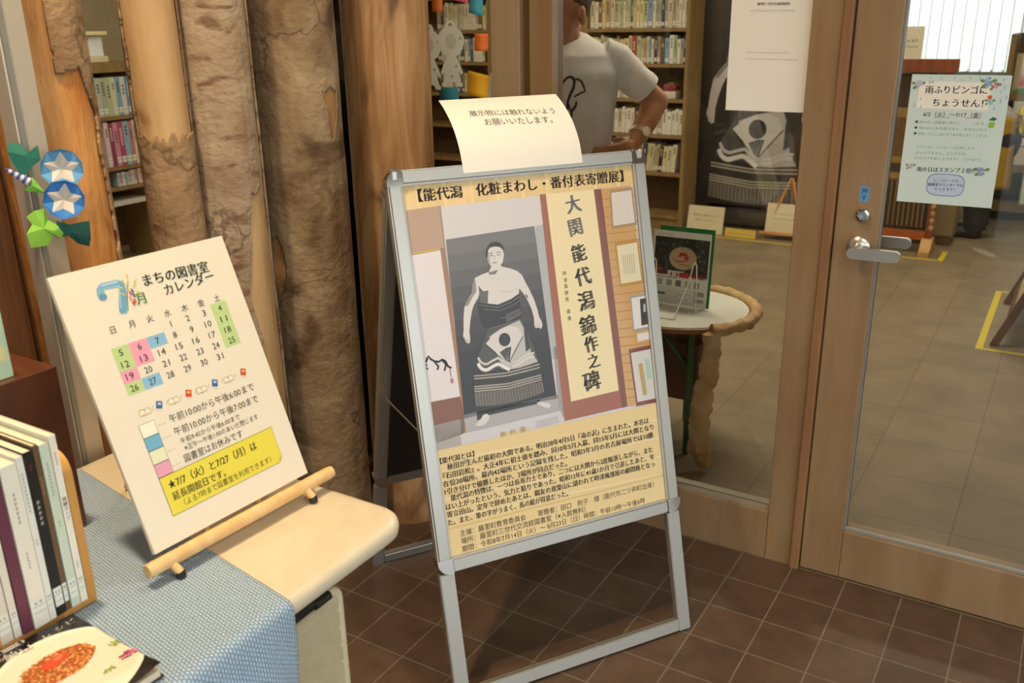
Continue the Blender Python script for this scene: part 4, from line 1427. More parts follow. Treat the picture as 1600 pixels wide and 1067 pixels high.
book('book', 'white soup cookbook with black title, outermost next to the wooden end panel', (bx, BZ), -1.6785, -1.6687, 0.2505, 0.135, 'efe9da', (('発酵スープ', 158, 6.6, '2a2a2a'), ('保存食の本', 225, 3.6, '3c3c3c'), ('青山著', 62, 3.6, '3c3c3c')), GB)
book('book', 'pale green spined book with an orange foot label, second from the end panel', (bx, BZ), -1.6925, -1.6798, 0.244, 0.14, 'cfdac6', (('季節のやさいごはん', 215, 5.2, '7da08a'), ('の本', 130, 5.2, '7da08a')), GB)
mbx = MB(); F = sheet((bx + 0.0004, -1.6925, BZ), (0, 1, 0), (0, 0, 1))
book('book', 'thin brown spined book between the black book and the pale green one', (bx - 0.001, BZ), -1.7005, -1.6938, 0.246, 0.14, '6d5236', (('味わいの手帖', 200, 4.4, 'c7a46c'),), GB)
book('book', 'black spined cookbook with white lettering in the wooden rack', (bx, BZ), -1.7145, -1.7015, 0.242, 0.15, '1d1917', (('玄米', 222, 5, 'b03a34'), ('ごはんと汁', 170, 7.2, 'e5dfd2')), GB)
book('book', 'narrow white book with green lettering beside the black book', (bx, BZ), -1.7245, -1.7155, 0.240, 0.15, 'e6e6dc', (('毎日のおかずとスープ', 215, 5.4, '7f9489'), ('料理', 120, 5.0, '7f9489')), GB)
book('book', 'thick white book with small grey title, widest spine in the rack', (bx + 0.001, BZ), -1.7465, -1.7255, 0.236, 0.15, 'ece6d6', (('おかあさんの味', 195, 6.2, '6c6660'), ('つくりおき', 110, 5.0, '8a8379')), GB)
book('book', 'book with a dark plum photographic spine beside the thick white book', (bx - 0.001, BZ), -1.7610, -1.7475, 0.232, 0.15, '6a3346', (), GB, lbl=False)
book('book', 'slim white book leaning by the middle wooden divider', (bx - 0.004, BZ), -1.7715, -1.7620, 0.23, 0.15, 'e4ddcd', (('暮らし', 190, 5.5, '5d5750'),), GB)
book('book', 'plain white book just before the middle wooden divider', (bx - 0.004, BZ), -1.7895, -1.7730, 0.225, 0.15, 'dcd6c8', (), GB)
book('book', 'white book beyond the middle divider at the left edge', (bx, BZ), -1.8140, -1.8030, 0.238, 0.15, 'e2dccf', (('野菜', 200, 6, '5d5750'),), GB)
book('book', 'grey-green book second beyond the middle divider at the left edge', (bx, BZ), -1.8280, -1.8150, 0.24, 0.15, 'c5cdbf', (), GB)

# cookbook lying flat
ck = empty('cookbook', (-0.18, -1.88, DZ + 0.0035), 'cookbook lying flat on the blue cloth showing a rice dish on a plate', 'book')
KX = (0.998, -0.066); KY = (0.066, 0.998)
def ckm(x, y):
    dx, dy = x + 16.6, y - 57.4
    return (dx * KX[0] + dy * KX[1], dx * KY[0] + dy * KY[1])
def CK(x, y, k):                           # x along the title, y up the cover (mm)
    a = -16.6 + x * KX[0] + y * KY[0]; b = 57.4 + x * KX[1] + y * KY[1]
    curl = 0.010 * max(0, 1 - math.hypot(182 - x, y) / 120) ** 2 * 1000 / 1000
    return Vector((-b / 1000, a / 1000, 0.0125 + curl * min(1, max(0, k + 1)) + k * 0.00018 if k >= 0 else k * 0.001 + 0.0125 + curl))
def CKf(x, y, z): 
    a = -16.6 + x * KX[0] + y * KY[0]; b = 57.4 + x * KX[1] + y * KY[1]
    return Vector((-b / 1000, a / 1000, z))
mb = MB(); mb.prism([(0, 0), (184, 0), (184, 198), (0, 198)], 0.0, 0.0012, flat('1f1a17', 0.4), CKf); mb.build('back_cover', ck)
mb = MB(); mb.prism([(2, 2), (180, 2), (180, 196), (2, 196)], 0.0013, 0.0105, flat('d9cbb0', 0.8), CKf); mb.build('pages', ck)
mb = MB()
vs = []; NXc, NYc = 30, 40
pl = []
for j in range(NYc + 1):
    for i in range(NXc + 1):
        vs.append(CK(182 * i / NXc, 197 * j / NYc, 0))
n1 = len(vs)
vs += [Vector((v.x, v.y, v.z - 0.0009)) for v in vs]
fs = []
for j in range(NYc):
    for i in range(NXc):
        a = j * (NXc + 1) + i
        fs.append((a, a + 1, a + NXc + 2, a + NXc + 1)); fs.append((n1 + a, n1 + a + NXc + 1, n1 + a + NXc + 2, n1 + a + 1))
for i in range(NXc):
    fs.append((i + 1, i, n1 + i, n1 + i + 1)); a = NYc * (NXc + 1) + i; fs.append((a, a + 1, n1 + a + 1, n1 + a))
for j in range(NYc):
    a = j * (NXc + 1); fs.append((a, a + NXc + 1, n1 + a + NXc + 1, n1 + a)); a += NXc; fs.append((a + NXc + 1, a, n1 + a, n1 + a + NXc + 1))
mb.add(vs, fs, pm('cookbook_cover', '1a1512', '201a16', 12, rough=0.3, coat=0.3))
def plate(x, y): return ckm(x, y)
cxp, cyp = ckm(104, 140)
for rad_, c_, k_ in ((88, 'efe6d2', 1), (80, 'e6dbc4', 2)):
    mb.flatpoly(CK, [(min(181.5, max(0.5, cxp + rad_ * math.cos(2 * math.pi * i / 64))), max(0.5, cyp + rad_ * math.sin(2 * math.pi * i / 64))) for i in range(64)], flat(c_, 0.35), k_)
random.seed(4)
rx, ry_ = ckm(104, 160)
mb.ellipse(CK, (rx - 2, ry_ - 2), 47, 30, flat('a2521c', 0.4), 4, 30, 0.12)
for i in range(420):
    a = random.random() * 2 * math.pi; q = math.sqrt(random.random())
    p = (rx + 48 * q * math.cos(a) - 3, ry_ + 31 * q * math.sin(a))
    c = random.choice(('d9893a', 'c46a26', 'e3a055', 'b5571f', 'd87a34', 'e8b272'))
    mb.ellipse(CK, p, random.uniform(1.6, 2.6), random.uniform(1.2, 1.7), flat(c, 0.4), 5 + (i % 5) * 0.5, 7, random.random() * 3)
ex, ey = ckm(105, 170)
mb.ellipse(CK, (ex, ey), 17, 9.5, flat('e0481c', 0.25), 9, 26, 0.15)
mb.ellipse(CK, (ex + 6, ey + 3), 7, 3, flat('ee7a45', 0.25), 10, 18, 0.2)
for i in range(26):
    a = random.random() * 6.28; q = random.random() * 9
    p = ckm(160, 101); mb.ellipse(CK, (p[0] + q * math.cos(a) * 1.2, p[1] + q * math.sin(a) * 0.8), 2.6, 2.0, flat(random.choice(('a8365c', 'c35a80', '7d2342', 'd98aa4')), 0.4), 5 + i * 0.1, 9)
for i in range(24):
    a = random.random() * 6.28; q = random.random() * 9
    p = ckm(166, 136); mb.ellipse(CK, (p[0] + q * math.cos(a), p[1] + q * math.sin(a) * 0.7), 2.4, 1.0, flat(random.choice(('7d9a3a', '5d7d2c', 'a4bb58')), 0.5), 5 + i * 0.1, 7, a)
for i in range(20):
    a = random.random() * 6.28; q = random.random() * 9
    p = ckm(128, 96); mb.ellipse(CK, (p[0] + q * math.cos(a), p[1] + q * math.sin(a) * 0.7), 2.4, 1.0, flat(random.choice(('7d9a3a', '5d7d2c', 'a4bb58')), 0.5), 5 + i * 0.1, 7, a)
WHT = flat('f1e9dc', 0.4)
for ch, x, y, s in (('の', 72, 232, 9), ('納', 84, 230, 17), ('豆', 102, 228, 18), ('レ', 131, 227, 12), ('シ', 149, 227, 12), ('ピ', 165, 227, 13)):
    mb.char(CK, ch, ckm(x, y), s, WHT, 4, bold=0.02, ang=-0.05)
a, b = ckm(79, 246), ckm(107, 244)
mb.stroke(CK, [a, b], 8, WHT, 3); mb.ellipse(CK, a, 4, 4, WHT, 3, 14); mb.ellipse(CK, b, 4, 4, WHT, 3, 14)
mb.marks(CK, (a[0] - 1, a[1] - 1.8), (b[0] + 1, b[1] - 1.8), 3.8, flat('2a2420'), 4, 8)
mb.build('front_cover', ck, smooth=40)

# --- origami morning glories on the aluminium upright
og = empty('origami_flower', (-0.818, -1.354, 1.209), 'folded paper morning glories in blue with green leaves taped to the upright', 'origami')
of = Vector((0.84, -0.50, 0.12)).normalized(); oex = Vector((0.50, 0.86, 0)).normalized(); oex = (oex - of * oex.dot(of)).normalized(); oey = of.cross(oex)
def OG(x, y, k): return oex * x / 1000 + oey * y / 1000 + of * k / 1000
PXM = 1.10
def opx(u, v): return ((u - 92) * PXM, -(v - 287) * PXM)
def flower(c, rad, rot, tilt, cols, base):
    mb = MB()
    n = 5
    q = lambda r_, a, k: OG(c[0] + r_ * math.cos(a), c[1] + r_ * math.sin(a) * tilt, base + k)
    ctr = OG(c[0], c[1], base + 4)
    for i in range(n):
        a = rot + 2 * math.pi * i / n; h = math.pi / n
        o0, o1, o2 = q(rad, a - h, 15), q(rad * 0.97, a, 19), q(rad, a + h, 15)
        i0, i1, i2 = q(rad * 0.46, a - h, 7), q(rad * 0.86, a, 16), q(rad * 0.46, a + h, 7)
        mb.add([o0, i1, i0], [(0, 1, 2)], flat(cols[0], 0.7)); mb.add([o0, o1, i1], [(0, 1, 2)], flat(cols[1], 0.7))
        mb.add([o2, i2, i1], [(0, 1, 2)], flat(cols[0], 0.7)); mb.add([o2, i1, o1], [(0, 1, 2)], flat(cols[1], 0.7))
        mb.add([ctr, i0, i1], [(0, 1, 2)], flat('d8c8b8', 0.7)); mb.add([ctr, i1, i2], [(0, 1, 2)], flat('c9c3bd', 0.7))
        bk = OG(c[0], c[1], base - 4)
        mb.add([o1, o0, bk], [(0, 1, 2)], flat(cols[1], 0.7)); mb.add([o2, o1, bk], [(0, 1, 2)], flat(cols[1], 0.7))
    return mb.build('flower', og, label='deep blue star-centred paper flower' if base > 8 else 'pale blue star-centred paper flower')
flower(opx(94, 263), 34, 0.25, 0.98, ('5d9cc9', '4a86b6'), 3)
flower(opx(89, 309), 33, 0.1, 1.0, ('2f7cc4', '2267b0'), 12)
def leaf(pts, c, k0, label=None):
    mb = MB()
    P_ = [opx(*p) for p in pts]
    cx_ = sum(p[0] for p in P_) / len(P_); cy_ = sum(p[1] for p in P_) / len(P_)
    a = P_[0]
    n = len(P_)
    vs = [OG(x, y, k0 + 3 * math.sin(i * 1.7)) for i, (x, y) in enumerate(P_)] + [OG(cx_, cy_, k0 + 5)]
    mb.add(vs, [(i, (i + 1) % n, n) for i in range(n)], flat(c, 0.7))
    o = mb.build('leaf', og, label=label)
    s = o.modifiers.new('t', 'SOLIDIFY'); s.thickness = 0.0006
leaf([(40, 272), (53, 258), (68, 248), (68, 226), (58, 234), (54, 240), (46, 222), (30, 219), (26, 232), (30, 250)], '0f6a58', 1, 'dark green paper leaf')
leaf([(120, 345), (117, 372), (113, 385), (97, 378), (86, 364), (78, 366), (70, 352), (74, 340), (90, 348)], '0f5a50', 1, 'dark green paper leaf')
leaf([(32, 377), (30, 355), (40, 342), (34, 330), (46, 322), (60, 320), (62, 338), (72, 345), (80, 360), (76, 368), (66, 362), (56, 376)], '8fcc4a', 2, 'light green paper leaf')
leaf([(38, 291), (48, 283), (52, 272), (58, 284), (66, 298)], '7cc04a', 2, 'light green paper leaf')
mb = MB()
b0, b1 = opx(19, 257), opx(47, 279)
for i in range(8):
    p = [b0[0] + (b1[0] - b0[0]) * (i + f) / 8 for f in (0, 1)]; q = [b0[1] + (b1[1] - b0[1]) * (i + f) / 8 for f in (0, 1)]
    mb.tube([OG(p[0], q[0], 6), OG(p[1], q[1], 6)], [0.0025 + 0.0006 * i, 0.0031 + 0.0006 * i], flat('3f4f96' if i % 2 == 0 else 'c9cbd8', 0.7), 10)
mb.build('bud', og, label='blue and white striped paper bud')
# teal paper cut at the far left, on the same upright
mb = MB()
vs = [(-0.904, -1.389, 1.42), (-0.868, -1.392, 1.43), (-0.866, -1.392, 1.50), (-0.885, -1.393, 1.56), (-0.908, -1.389, 1.51)]
mb.add(vs, [(0, 1, 2, 3, 4)], flat('1c8a8a', 0.7))
o = mb.build('paper_leaf'); o.modifiers.new('t', 'SOLIDIFY').thickness = 0.0006
tag(o, 'teal folded paper leaf high on the aluminium upright at the left edge', 'origami')

# ================================================================== notices on the glass
def notice(name, x0, z0, w, h, label, cat, y=0.0262, mat=PAPER_L):
    t = empty(name, (x0, y, z0), label, cat)
    F = sheet((0, -0.0006, 0), (1, 0, 0), (0, 0, 1))
    mb = MB(); mb.box((0, -0.0005, 0), (w / 1000, 0.0, h / 1000), mat)
    return t, F, mb
t, F, mb = notice('notice_sheet', -0.139, 1.2335, 211, 297, 'white laminated library notice high on the fixed glass pane', 'notice')
mb.build('sheet', t)
mb = MB()
SOFT = flat('5b5850'); SOFT2 = flat('a19c90')
mb.text(F, '藤里町三世代交流館図書室', (64, 247), (141, 246), SOFT, 1, 7.2, 0.03)
mb.marks(F, (48, 232), (154, 230.5), 5.6, SOFT2, 1, 17)
mb.marks(F, (42, 137), (150, 136), 4.2, SOFT2, 1, 24)
mb.marks(F, (42, 122), (172, 120), 4.4, SOFT2, 1, 28)
mb.build('lettering', t)
t, F, mb = notice('poster', 0.290, 1.0385, 201, 288, 'pale blue rainy-day bingo poster on the door glass', 'poster', mat=pm('pale_blue_paper', 'ccdad6', rough=0.4, coat=0.4))
mb.build('sheet', t)
mb = MB()
mb.flatpoly(F, [(18, 214), (164, 214), (164, 273), (18, 273)], flat('eee8da', coat=0.4), 1)
NAVY = flat('2b4468'); TEXT = flat('8fa3ac'); ROSE = flat('b58a84')
mb.text(F, '雨ふりビンゴに', (32, 248), (157, 249.5), NAVY, 2, 19, 0.02)
mb.text(F, 'ちょうせん！', (50, 220.5), (153, 221), NAVY, 2, 19, 0.02)
mb.text(F, 'あめ', (36, 269), (48, 269), NAVY, 2)
mb.text(F, '6/2（火）～7/17（金）', (34, 197), (152, 198.5), flat('8c7a80'), 2, 12, 0.02)
mb.flatpoly(F, [(58, 194.5), (90, 194.8), (90, 196), (58, 195.7)], ROSE, 2); mb.flatpoly(F, [(120, 195.2), (152, 195.6), (152, 196.8), (120, 196.4)], ROSE, 2)
for y, b_, c, x0, x1 in ((182, '雨の日に図書室に来ると', '1マス', 140, 160), (169, '雨の日に本を借りると', 'さらに1マス', 122, 168), (156, '家族いっしょに合わせて本を借りると', '1マス', 148, 171)):
    mb.ellipse(F, (22, y + 2), 3, 3, NAVY, 2, 14)
    mb.text(F, b_, (28, y - 1), (112 if y > 160 else 138, y), TEXT, 2, 7)
    mb.text(F, c, (x0, y), (x1, y), flat('6f7f8a'), 2, 7)
for y, b_, x1 in ((126, 'カウンターでスタンプを押します', 150), (113, 'ぜんぶうまると、ささやかな', 132), (101, 'おみやげを差し上げます！（7/17まで）', 166)):
    mb.text(F, b_, (28, y - 1), (x1, y + 2), TEXT, 2, 7)
mb.text(F, '雨の日はスタンプ２倍‼', (36, 73), (155, 76.5), NAVY, 2, 12, 0.015)
pl = [(100 + 40 * math.copysign(abs(math.cos(a)) ** 0.55, math.cos(a)), 45 + 26 * math.copysign(abs(math.sin(a)) ** 0.6, math.sin(a))) for a in [2 * math.pi * i / 40 for i in range(40)]]
mb.flatpoly(F, pl, flat('8c9cc0'), 1); mb.flatpoly(F, [(100 + (x - 100) * 0.94, 45 + (y - 45) * 0.9) for x, y in pl], flat('b9c5da'), 2)
mb.text(F, 'ビンゴカードは', (75, 51), (126, 53.5), NAVY, 3, 7.5); mb.text(F, '図書室カウンターでも', (64, 41.5), (137, 44), NAVY, 3, 7.5, 0.02); mb.text(F, 'もらえます！', (79, 32), (121, 33.5), NAVY, 3, 7.5)
random.seed(8)
def hyd(x, y, r_, cols, leafc='6d8f5a'):
    for a in (0.3, 2.9, 3.9): mb.flatpoly(F, [(x, y), (x + r_ * 1.5 * math.cos(a - 0.3), y + r_ * 1.5 * math.sin(a - 0.3)), (x + r_ * 2 * math.cos(a), y + r_ * 2 * math.sin(a)), (x + r_ * 1.5 * math.cos(a + 0.3), y + r_ * 1.5 * math.sin(a + 0.3))], flat(leafc), 2)
    for i in range(14):
        a = random.random() * 6.28; q = r_ * math.sqrt(random.random())
        mb.ellipse(F, (x + q * math.cos(a), y + q * math.sin(a)), r_ * 0.33, r_ * 0.33, flat(random.choice(cols)), 3 + i * 0.1, 8)
hyd(157, 273, 9, ('7fa6c8', '9fbfd4', '6a93bd')); hyd(171, 266, 7, ('b0405c', 'd6798c', 'e7c3c8')); hyd(16, 266, 8, ('a9b4d4', 'c3a9c4', 'd9b7bc'))
hyd(21, 84, 6, ('c9a5ba', 'd9bcc9')); hyd(170, 82, 9, ('8f9bc6', 'b0a7cf', '7f8fbf')); hyd(165, 233, 6, ('7fb2c0', '9fc6ce'))
mb.ellipse(F, (164, 242), 4.5, 4.2, flat('d9503f'), 6, 14)
mb.flatpoly(F, [(168, 193), (176, 200), (185, 197), (180, 192)], flat('1f6a48'), 3); mb.flatpoly(F, [(168, 182), (172, 190), (182, 188), (180, 178), (172, 176)], flat('8db53f'), 3)
for x, y, L in ((14, 255, 9), (12, 215, 12), (24, 232, 7), (26, 214, 8), (62, 278, 6), (88, 279, 7), (120, 280, 6), (140, 278, 8), (186, 276, 8), (190, 258, 12), (186, 228, 14), (176, 214, 8), (196, 238, 10), (184, 250, 7), (40, 280, 6), (104, 276, 4)):
    mb.stroke(F, [(x, y + L, 0.5), (x, y + L * 0.4, 2.2), (x - 0.4, y, 1.4)], 2, flat('7fb3d0'), 2)
mb.build('poster_print', t)

# --- sticky notes and pale paper cut-outs on the sidelight
def sticky(pts, c, label, bend=0.004):
    mb = MB()
    (x0, z0), (x1, z1), (x2, z2), (x3, z3) = pts     # tl tr br bl
    vs = []
    for j in range(7):
        f = j / 6
        for (a, b) in (((x0, z0), (x3, z3)), ((x1, z1), (x2, z2))):
            vs.append((a[0] + (b[0] - a[0]) * f, 0.0258 - bend * f * f, a[1] + (b[1] - a[1]) * f))
    mb.add(vs, [(2 * i, 2 * i + 2, 2 * i + 3, 2 * i + 1) for i in range(6)], flat(c, 0.7))
    o = mb.build('sticky_note', smooth=60); s = o.modifiers.new('t', 'SOLIDIFY'); s.thickness = 0.0003
    return tag(o, label, 'sticky note', 'sticky notes on the sidelight glass')
sticky([(-1.037, 1.53), (-1.000, 1.532), (-0.999, 1.482), (-1.036, 1.483)], 'd9742c', 'dark orange sticky note beside the bare brown log')
sticky([(-0.975, 1.555), (-0.905, 1.55), (-0.908, 1.504), (-0.972, 1.513)], 'e05a78', 'pink sticky note at the top edge of the sidelight')
sticky([(-0.905, 1.545), (-0.858, 1.54), (-0.861, 1.467), (-0.906, 1.478)], '4aa3c0', 'sky blue sticky note at the top of the sidelight')
sticky([(-0.892, 1.422), (-0.845, 1.421), (-0.845, 1.374), (-0.891, 1.375)], 'ee7c34', 'bright orange square sticky note in the middle of the sidelight')
sticky([(-0.918, 1.320), (-0.845, 1.306), (-0.845, 1.240), (-0.914, 1.254)], 'd9a514', 'large yellow sticky note on the sidelight above the curled notice', 0.012)
sticky([(-1.025, 1.270), (-0.957, 1.272), (-0.950, 1.215), (-1.022, 1.213)], '2d7f8c', 'dark teal sticky note below the pale paper figure')
CUTP = pm('thin_white_card', 'dcdcc8', 'd6d6c0', 20, rough=0.7)
def cutout(x, z, s, label, y=0.0255):
    mb = MB()
    half = [(0, 64), (11, 62), (18, 52), (22, 42), (40, 30), (50, 12), (50, -6), (42, -22), (34, -36), (18, -44), (24, -54), (34, -74), (42, -92), (40, -99), (32, -97), (27, -86), (29, -104), (33, -120), (42, -130), (38, -137), (20, -136), (14, -124), (0, -122)]
    pl = half + [(-a, b) for a, b in half[::-1][1:-1]]
    mb.prism([(a * s, b * s) for a, b in pl], 0, 0.0006, CUTP, lambda a, b, c: (x + a / 1000, y - c, z + b / 1000))
    F = sheet((x, y - 0.0007, z), (1, 0, 0), (0, 0, 1))
    G = flat('b3b79c'); 
    mb.ellipse(F, (0, 50 * s), 8 * s, 5 * s, flat('8f9a72'), 1, 14)
    mb.ellipse(F, (0, 0), 20 * s, 24 * s, flat('cbbfa6'), 1, 20)
    mb.ellipse(F, (0, 0), 15 * s, 20 * s, flat('c2c6ad'), 2, 20)
    for a, b in ((18, -75), (0, -105), (36, 10)): mb.ellipse(F, (a * s, b * s), 6 * s, 5 * s, flat('a3a98a'), 1, 10)
    o = mb.build('paper_figure')
    return tag(o, label, 'paper figure', 'pale paper figures on the sidelight glass')
cutout(-0.975, 1.400, 0.93, 'whole pale paper doll cut-out in the middle of the sidelight')
cutout(-1.055, 1.390, 0.93, 'pale paper doll cut-out half hidden behind the bare brown log', 0.0262)

# ================================================================== library: bookcases
PAL = [('cream', 'd9cfb0'), ('ivory', 'e2dcc6'), ('beige', 'cbbd97'), ('white', 'e6e3d8'), ('pale green', 'a9b891'), ('sage green', '7f9a74'), ('grey', 'a8a498'), ('dark grey', '57544e'), ('navy', '35415a'),
       ('sky blue', '7f9fb5'), ('red', 'a83a2e'), ('brown', '7d5a3c'), ('dark green', '3d5a48'), ('tan', 'b59a6c'), ('pale yellow', 'd8cb8e'), ('black', '2b2926')]
PW = [9, 9, 7, 6, 4, 2, 3, 2, 1, 2, 0.6, 2, 1, 3, 4, 1.5]
NB = [0]
def shelf_book(p, axis, w, h, d, col, label, group, lean=0.0):
    """small book seen only as a spine: cover box, page block, title block and library label in one mesh"""
    mb = MB()
    cm = flat(col, 0.55)
    mb.box((0, 0, 0), (w, d, h), cm, min(0.002, w * 0.15), 1)
    F = sheet((0, -0.0003, 0), (1, 0, 0), (0, 0, 1))
    W_ = w * 1000; H_ = h * 1000
    r_ = NB[0]; NB[0] += 1
    dark = sum(lin(col)[:3]) < 0.9
    ink = ('d6cfb8' if dark else ('4a463c', '5c4a3a', '3c4a44', '6a3a30')[r_ % 4])
    y1 = H_ * (0.90 - 0.05 * (r_ % 3)); y0 = H_ * (0.45 + 0.07 * (r_ % 4))
    n = max(3, int((y1 - y0) / (W_ * 0.5)))
    for i in range(n):
        a = y1 - (y1 - y0) * i / n
        mb.flatpoly(F, [(W_ * 0.33, a - (y1 - y0) / n * 0.7), (W_ * 0.67, a - (y1 - y0) / n * 0.7), (W_ * 0.67, a), (W_ * 0.33, a)], flat(ink), 1)
    if r_ % 5:
        mb.flatpoly(F, [(W_ * 0.08, H_ * 0.08), (W_ * 0.92, H_ * 0.08), (W_ * 0.92, H_ * 0.22), (W_ * 0.08, H_ * 0.22)], flat('e4e2d4'), 1)
        mb.flatpoly(F, [(W_ * 0.15, H_ * 0.145), (W_ * 0.85, H_ * 0.145), (W_ * 0.85, H_ * 0.16), (W_ * 0.15, H_ * 0.16)], flat(('5d8f6a', '6a7fa8', 'a8685d')[r_ % 3]), 2)
    mb.add([(w * 0.1, 0.003, h + 0.0003), (w * 0.9, 0.003, h + 0.0003), (w * 0.9, d - 0.003, h + 0.0003), (w * 0.1, d - 0.003, h + 0.0003)], [(0, 1, 2, 3)], flat('d5cbb2', 0.9))
    o = mb.build('book')
    o.location = p
    o.rotation_euler = (0, lean, axis)
    return tag(o, label, 'book', group)

def bookcase(label, loc, w, d, levels, H, rz=0.0):
    t = empty('bookcase', loc, label, 'bookcase', rz, 'wooden library bookcases')
    for x in (0, w - 0.025):
        mb = MB(); mb.box((x, 0, 0), (x + 0.025, d, H), SHELFW); mb.build('side_panel', t)
    for z in levels + [H - 0.022]:
        mb = MB(); mb.box((0.0255, 0.003, z - 0.022), (w - 0.0255, d - 0.012, z), SHELFW); mb.build('shelf', t)
    mb = MB(); mb.box((0.0255, d - 0.011, 0.05), (w - 0.0255, d - 0.002, H - 0.03), SHELFB); mb.build('back_panel', t)
    mb = MB(); mb.box((0.0255, 0.02, 0.0), (w - 0.0255, 0.035, levels[-1] - 0.023), SHELFW); mb.build('plinth', t)
    return t
LV = [1.87, 1.625, 1.383, 1.150, 0.916, 0.672, 0.408, 0.105]
BY = 3.83
bookcase('tall wooden bookcase against which the display banner stands, full of paperbacks', (-2.480, BY, 0), 0.79, 0.27, LV, 2.1)
bookcase('tall wooden bookcase partly behind the person in the white shirt', (-3.272, BY, 0), 0.79, 0.27, LV, 2.1)
bookcase('tall wooden bookcase seen through the sidelight with the sticky notes', (-4.064, BY, 0), 0.79, 0.27, LV, 2.1)
random.seed(21)
ROWN = {1.383: 'highest', 1.150: 'second', 0.916: 'third', 0.672: 'fourth', 0.408: 'fifth'}
def fill(x0, x1, z, hmin, hmax, where, group, lean=0.0, forced=None):
    x = x1; i = 0
    while x > x0:
        w = random.choice((0.016, 0.02, 0.022, 0.025, 0.03, 0.034))
        h = random.uniform(hmin, hmax)
        nm, c = random.choices(PAL, PW)[0]
        if forced and i in forced: nm, c = forced[i]
        x -= w + 0.0012
        if x < x0: break
        size = 'thick' if w > 0.029 else ('thin' if w < 0.018 else '')
        if len(f'{nm} {ordinal(i)} {where}'.split()) + len(ordinal(i).split('-')) > 6: size = ''
        lb = f"{size + ' ' if size else ''}{nm} book, {ordinal(i)} from the right on the {ROWN[z]} shelf {where}"
        shelf_book((x, BY + 0.03 + random.uniform(0, 0.008), z + 0.0008 + w * math.sin(lean)), 0, w, h, 0.13, c, lb, group, lean)
        i += 1
RX = -1.718
for z, hi in ((1.383, 0.205), (1.150, 0.19), (0.672, 0.185)):
    fill(-2.455, RX, z, hi - 0.03, hi, 'by the person', 'paperbacks in the bookcase right of the person', forced={15: PAL[10]} if z == 1.150 else None)
fill(-2.455, -1.98, 0.916, 0.14, 0.17, 'by the person', 'paperbacks in the bookcase right of the person')
fill(-2.455, RX - 0.05, 0.408, 0.175, 0.20, 'by the person', 'paperbacks in the bookcase right of the person', lean=0.09)
for z, hi in ((1.383, 0.205), (1.150, 0.19)):
    fill(-2.80, -2.512, z, hi - 0.03, hi, 'behind the person', 'paperbacks in the bookcase behind the person')
for z, hi in ((1.383, 0.205), (1.150, 0.19), (0.916, 0.18)):
    fill(-3.80, -3.30 if z != 0.916 else -3.52, z, hi - 0.035, hi, 'behind the sidelight', 'paperbacks in the bookcase behind the sidelight')
mb = MB()
mb.box((0, 0, 0), (0.10, 0.10, 0.05), flat('d9d2c4', 0.6), 0.003); mb.box((0.004, 0.004, 0.0505), (0.096, 0.096, 0.095), flat('8c2f34', 0.6), 0.008); mb.box((0.03, 0.03, 0.0955), (0.07, 0.07, 0.105), flat('6d8f4a', 0.6), 0.003)
o = mb.build('small_box', smooth=30); o.location = (-1.89, BY + 0.05, 0.9166); tag(o, 'small white and dark red box alone on the third shelf of the bookcase', 'box')

# low bookcase along the far left wall, seen between two logs
lc = empty('bookcase', (-4.8, 0.5, 0), 'low bookcase with encyclopedias and magazines seen between the orange log and the slim log', 'bookcase', 0, 'wooden library bookcases')
FX, BX_, YA, YB = 0.30, 0.0, 0.0, 1.085
for y in (YA, YB - 0.02):
    mb = MB(); mb.box((BX_, y, 0), (FX, y + 0.02, 1.25), SHELFW); mb.build('side_panel', lc)
for z, m in ((0.93, SHELFW), (0.622, SHELFW), (0.495, SHELFW), (0.405, pm('pale_shelf', 'cfcabb', rough=0.5)), (1.252, SHELFW)):
    mb = MB(); mb.box((BX_ + 0.013, YA + 0.0205, z - (0.022 if z < 1.2 else 0.06)), (FX - 0.002 + (0.02 if z < 0.45 else 0), YB - 0.0205, z), m); mb.build('shelf', lc)
mb = MB(); mb.box((0.002, YA + 0.0205, 0.05), (0.012, YB - 0.0205, 1.19), SHELFB); mb.build('back_panel', lc)
def side_row(z, hs_, cols, y_end, where, group, hj=0.0):
    y = y_end
    for i, (nm, c, w) in enumerate(cols):
        y -= w + 0.001
        shelf_book((-4.51, y, z + 0.0006), R(90), w, hs_ - random.uniform(0, hj), 0.2, c, f'{nm} {where}, {ordinal(i)} from the far end of the row', group)
side_row(0.93, 0.232, [('yellow edged', 'd8c24a', 0.012), ('blue', '5d8fb8', 0.034), ('white-red', 'd9d2c8', 0.034), ('sky blue', '79a8c8', 0.034), ('cream', 'd4cfa8', 0.034), ('pale green', 'b3bf9c', 0.034), ('grey green', 'a7b09a', 0.034), ('pale grey', 'b8bab0', 0.034), ('pale cream', 'c9c7ae', 0.034)], 1.562, 'encyclopedia volume on the upper shelf', 'encyclopedia volumes between the logs', 0.004)
side_row(0.622, 0.28, [('pale pink', 'd8b5b5', 0.02), ('cream', 'd6cfae', 0.02), ('rose', 'c07a8c', 0.028), ('light blue', '8fb3cc', 0.04), ('magenta', 'b0486e', 0.036), ('pink', 'd08aa0', 0.034), ('plum', '8d3c60', 0.03), ('pink white', 'd9c3c6', 0.03)], 1.562, 'magazine volume on the middle shelf', 'magazine volumes between the logs', 0.03)
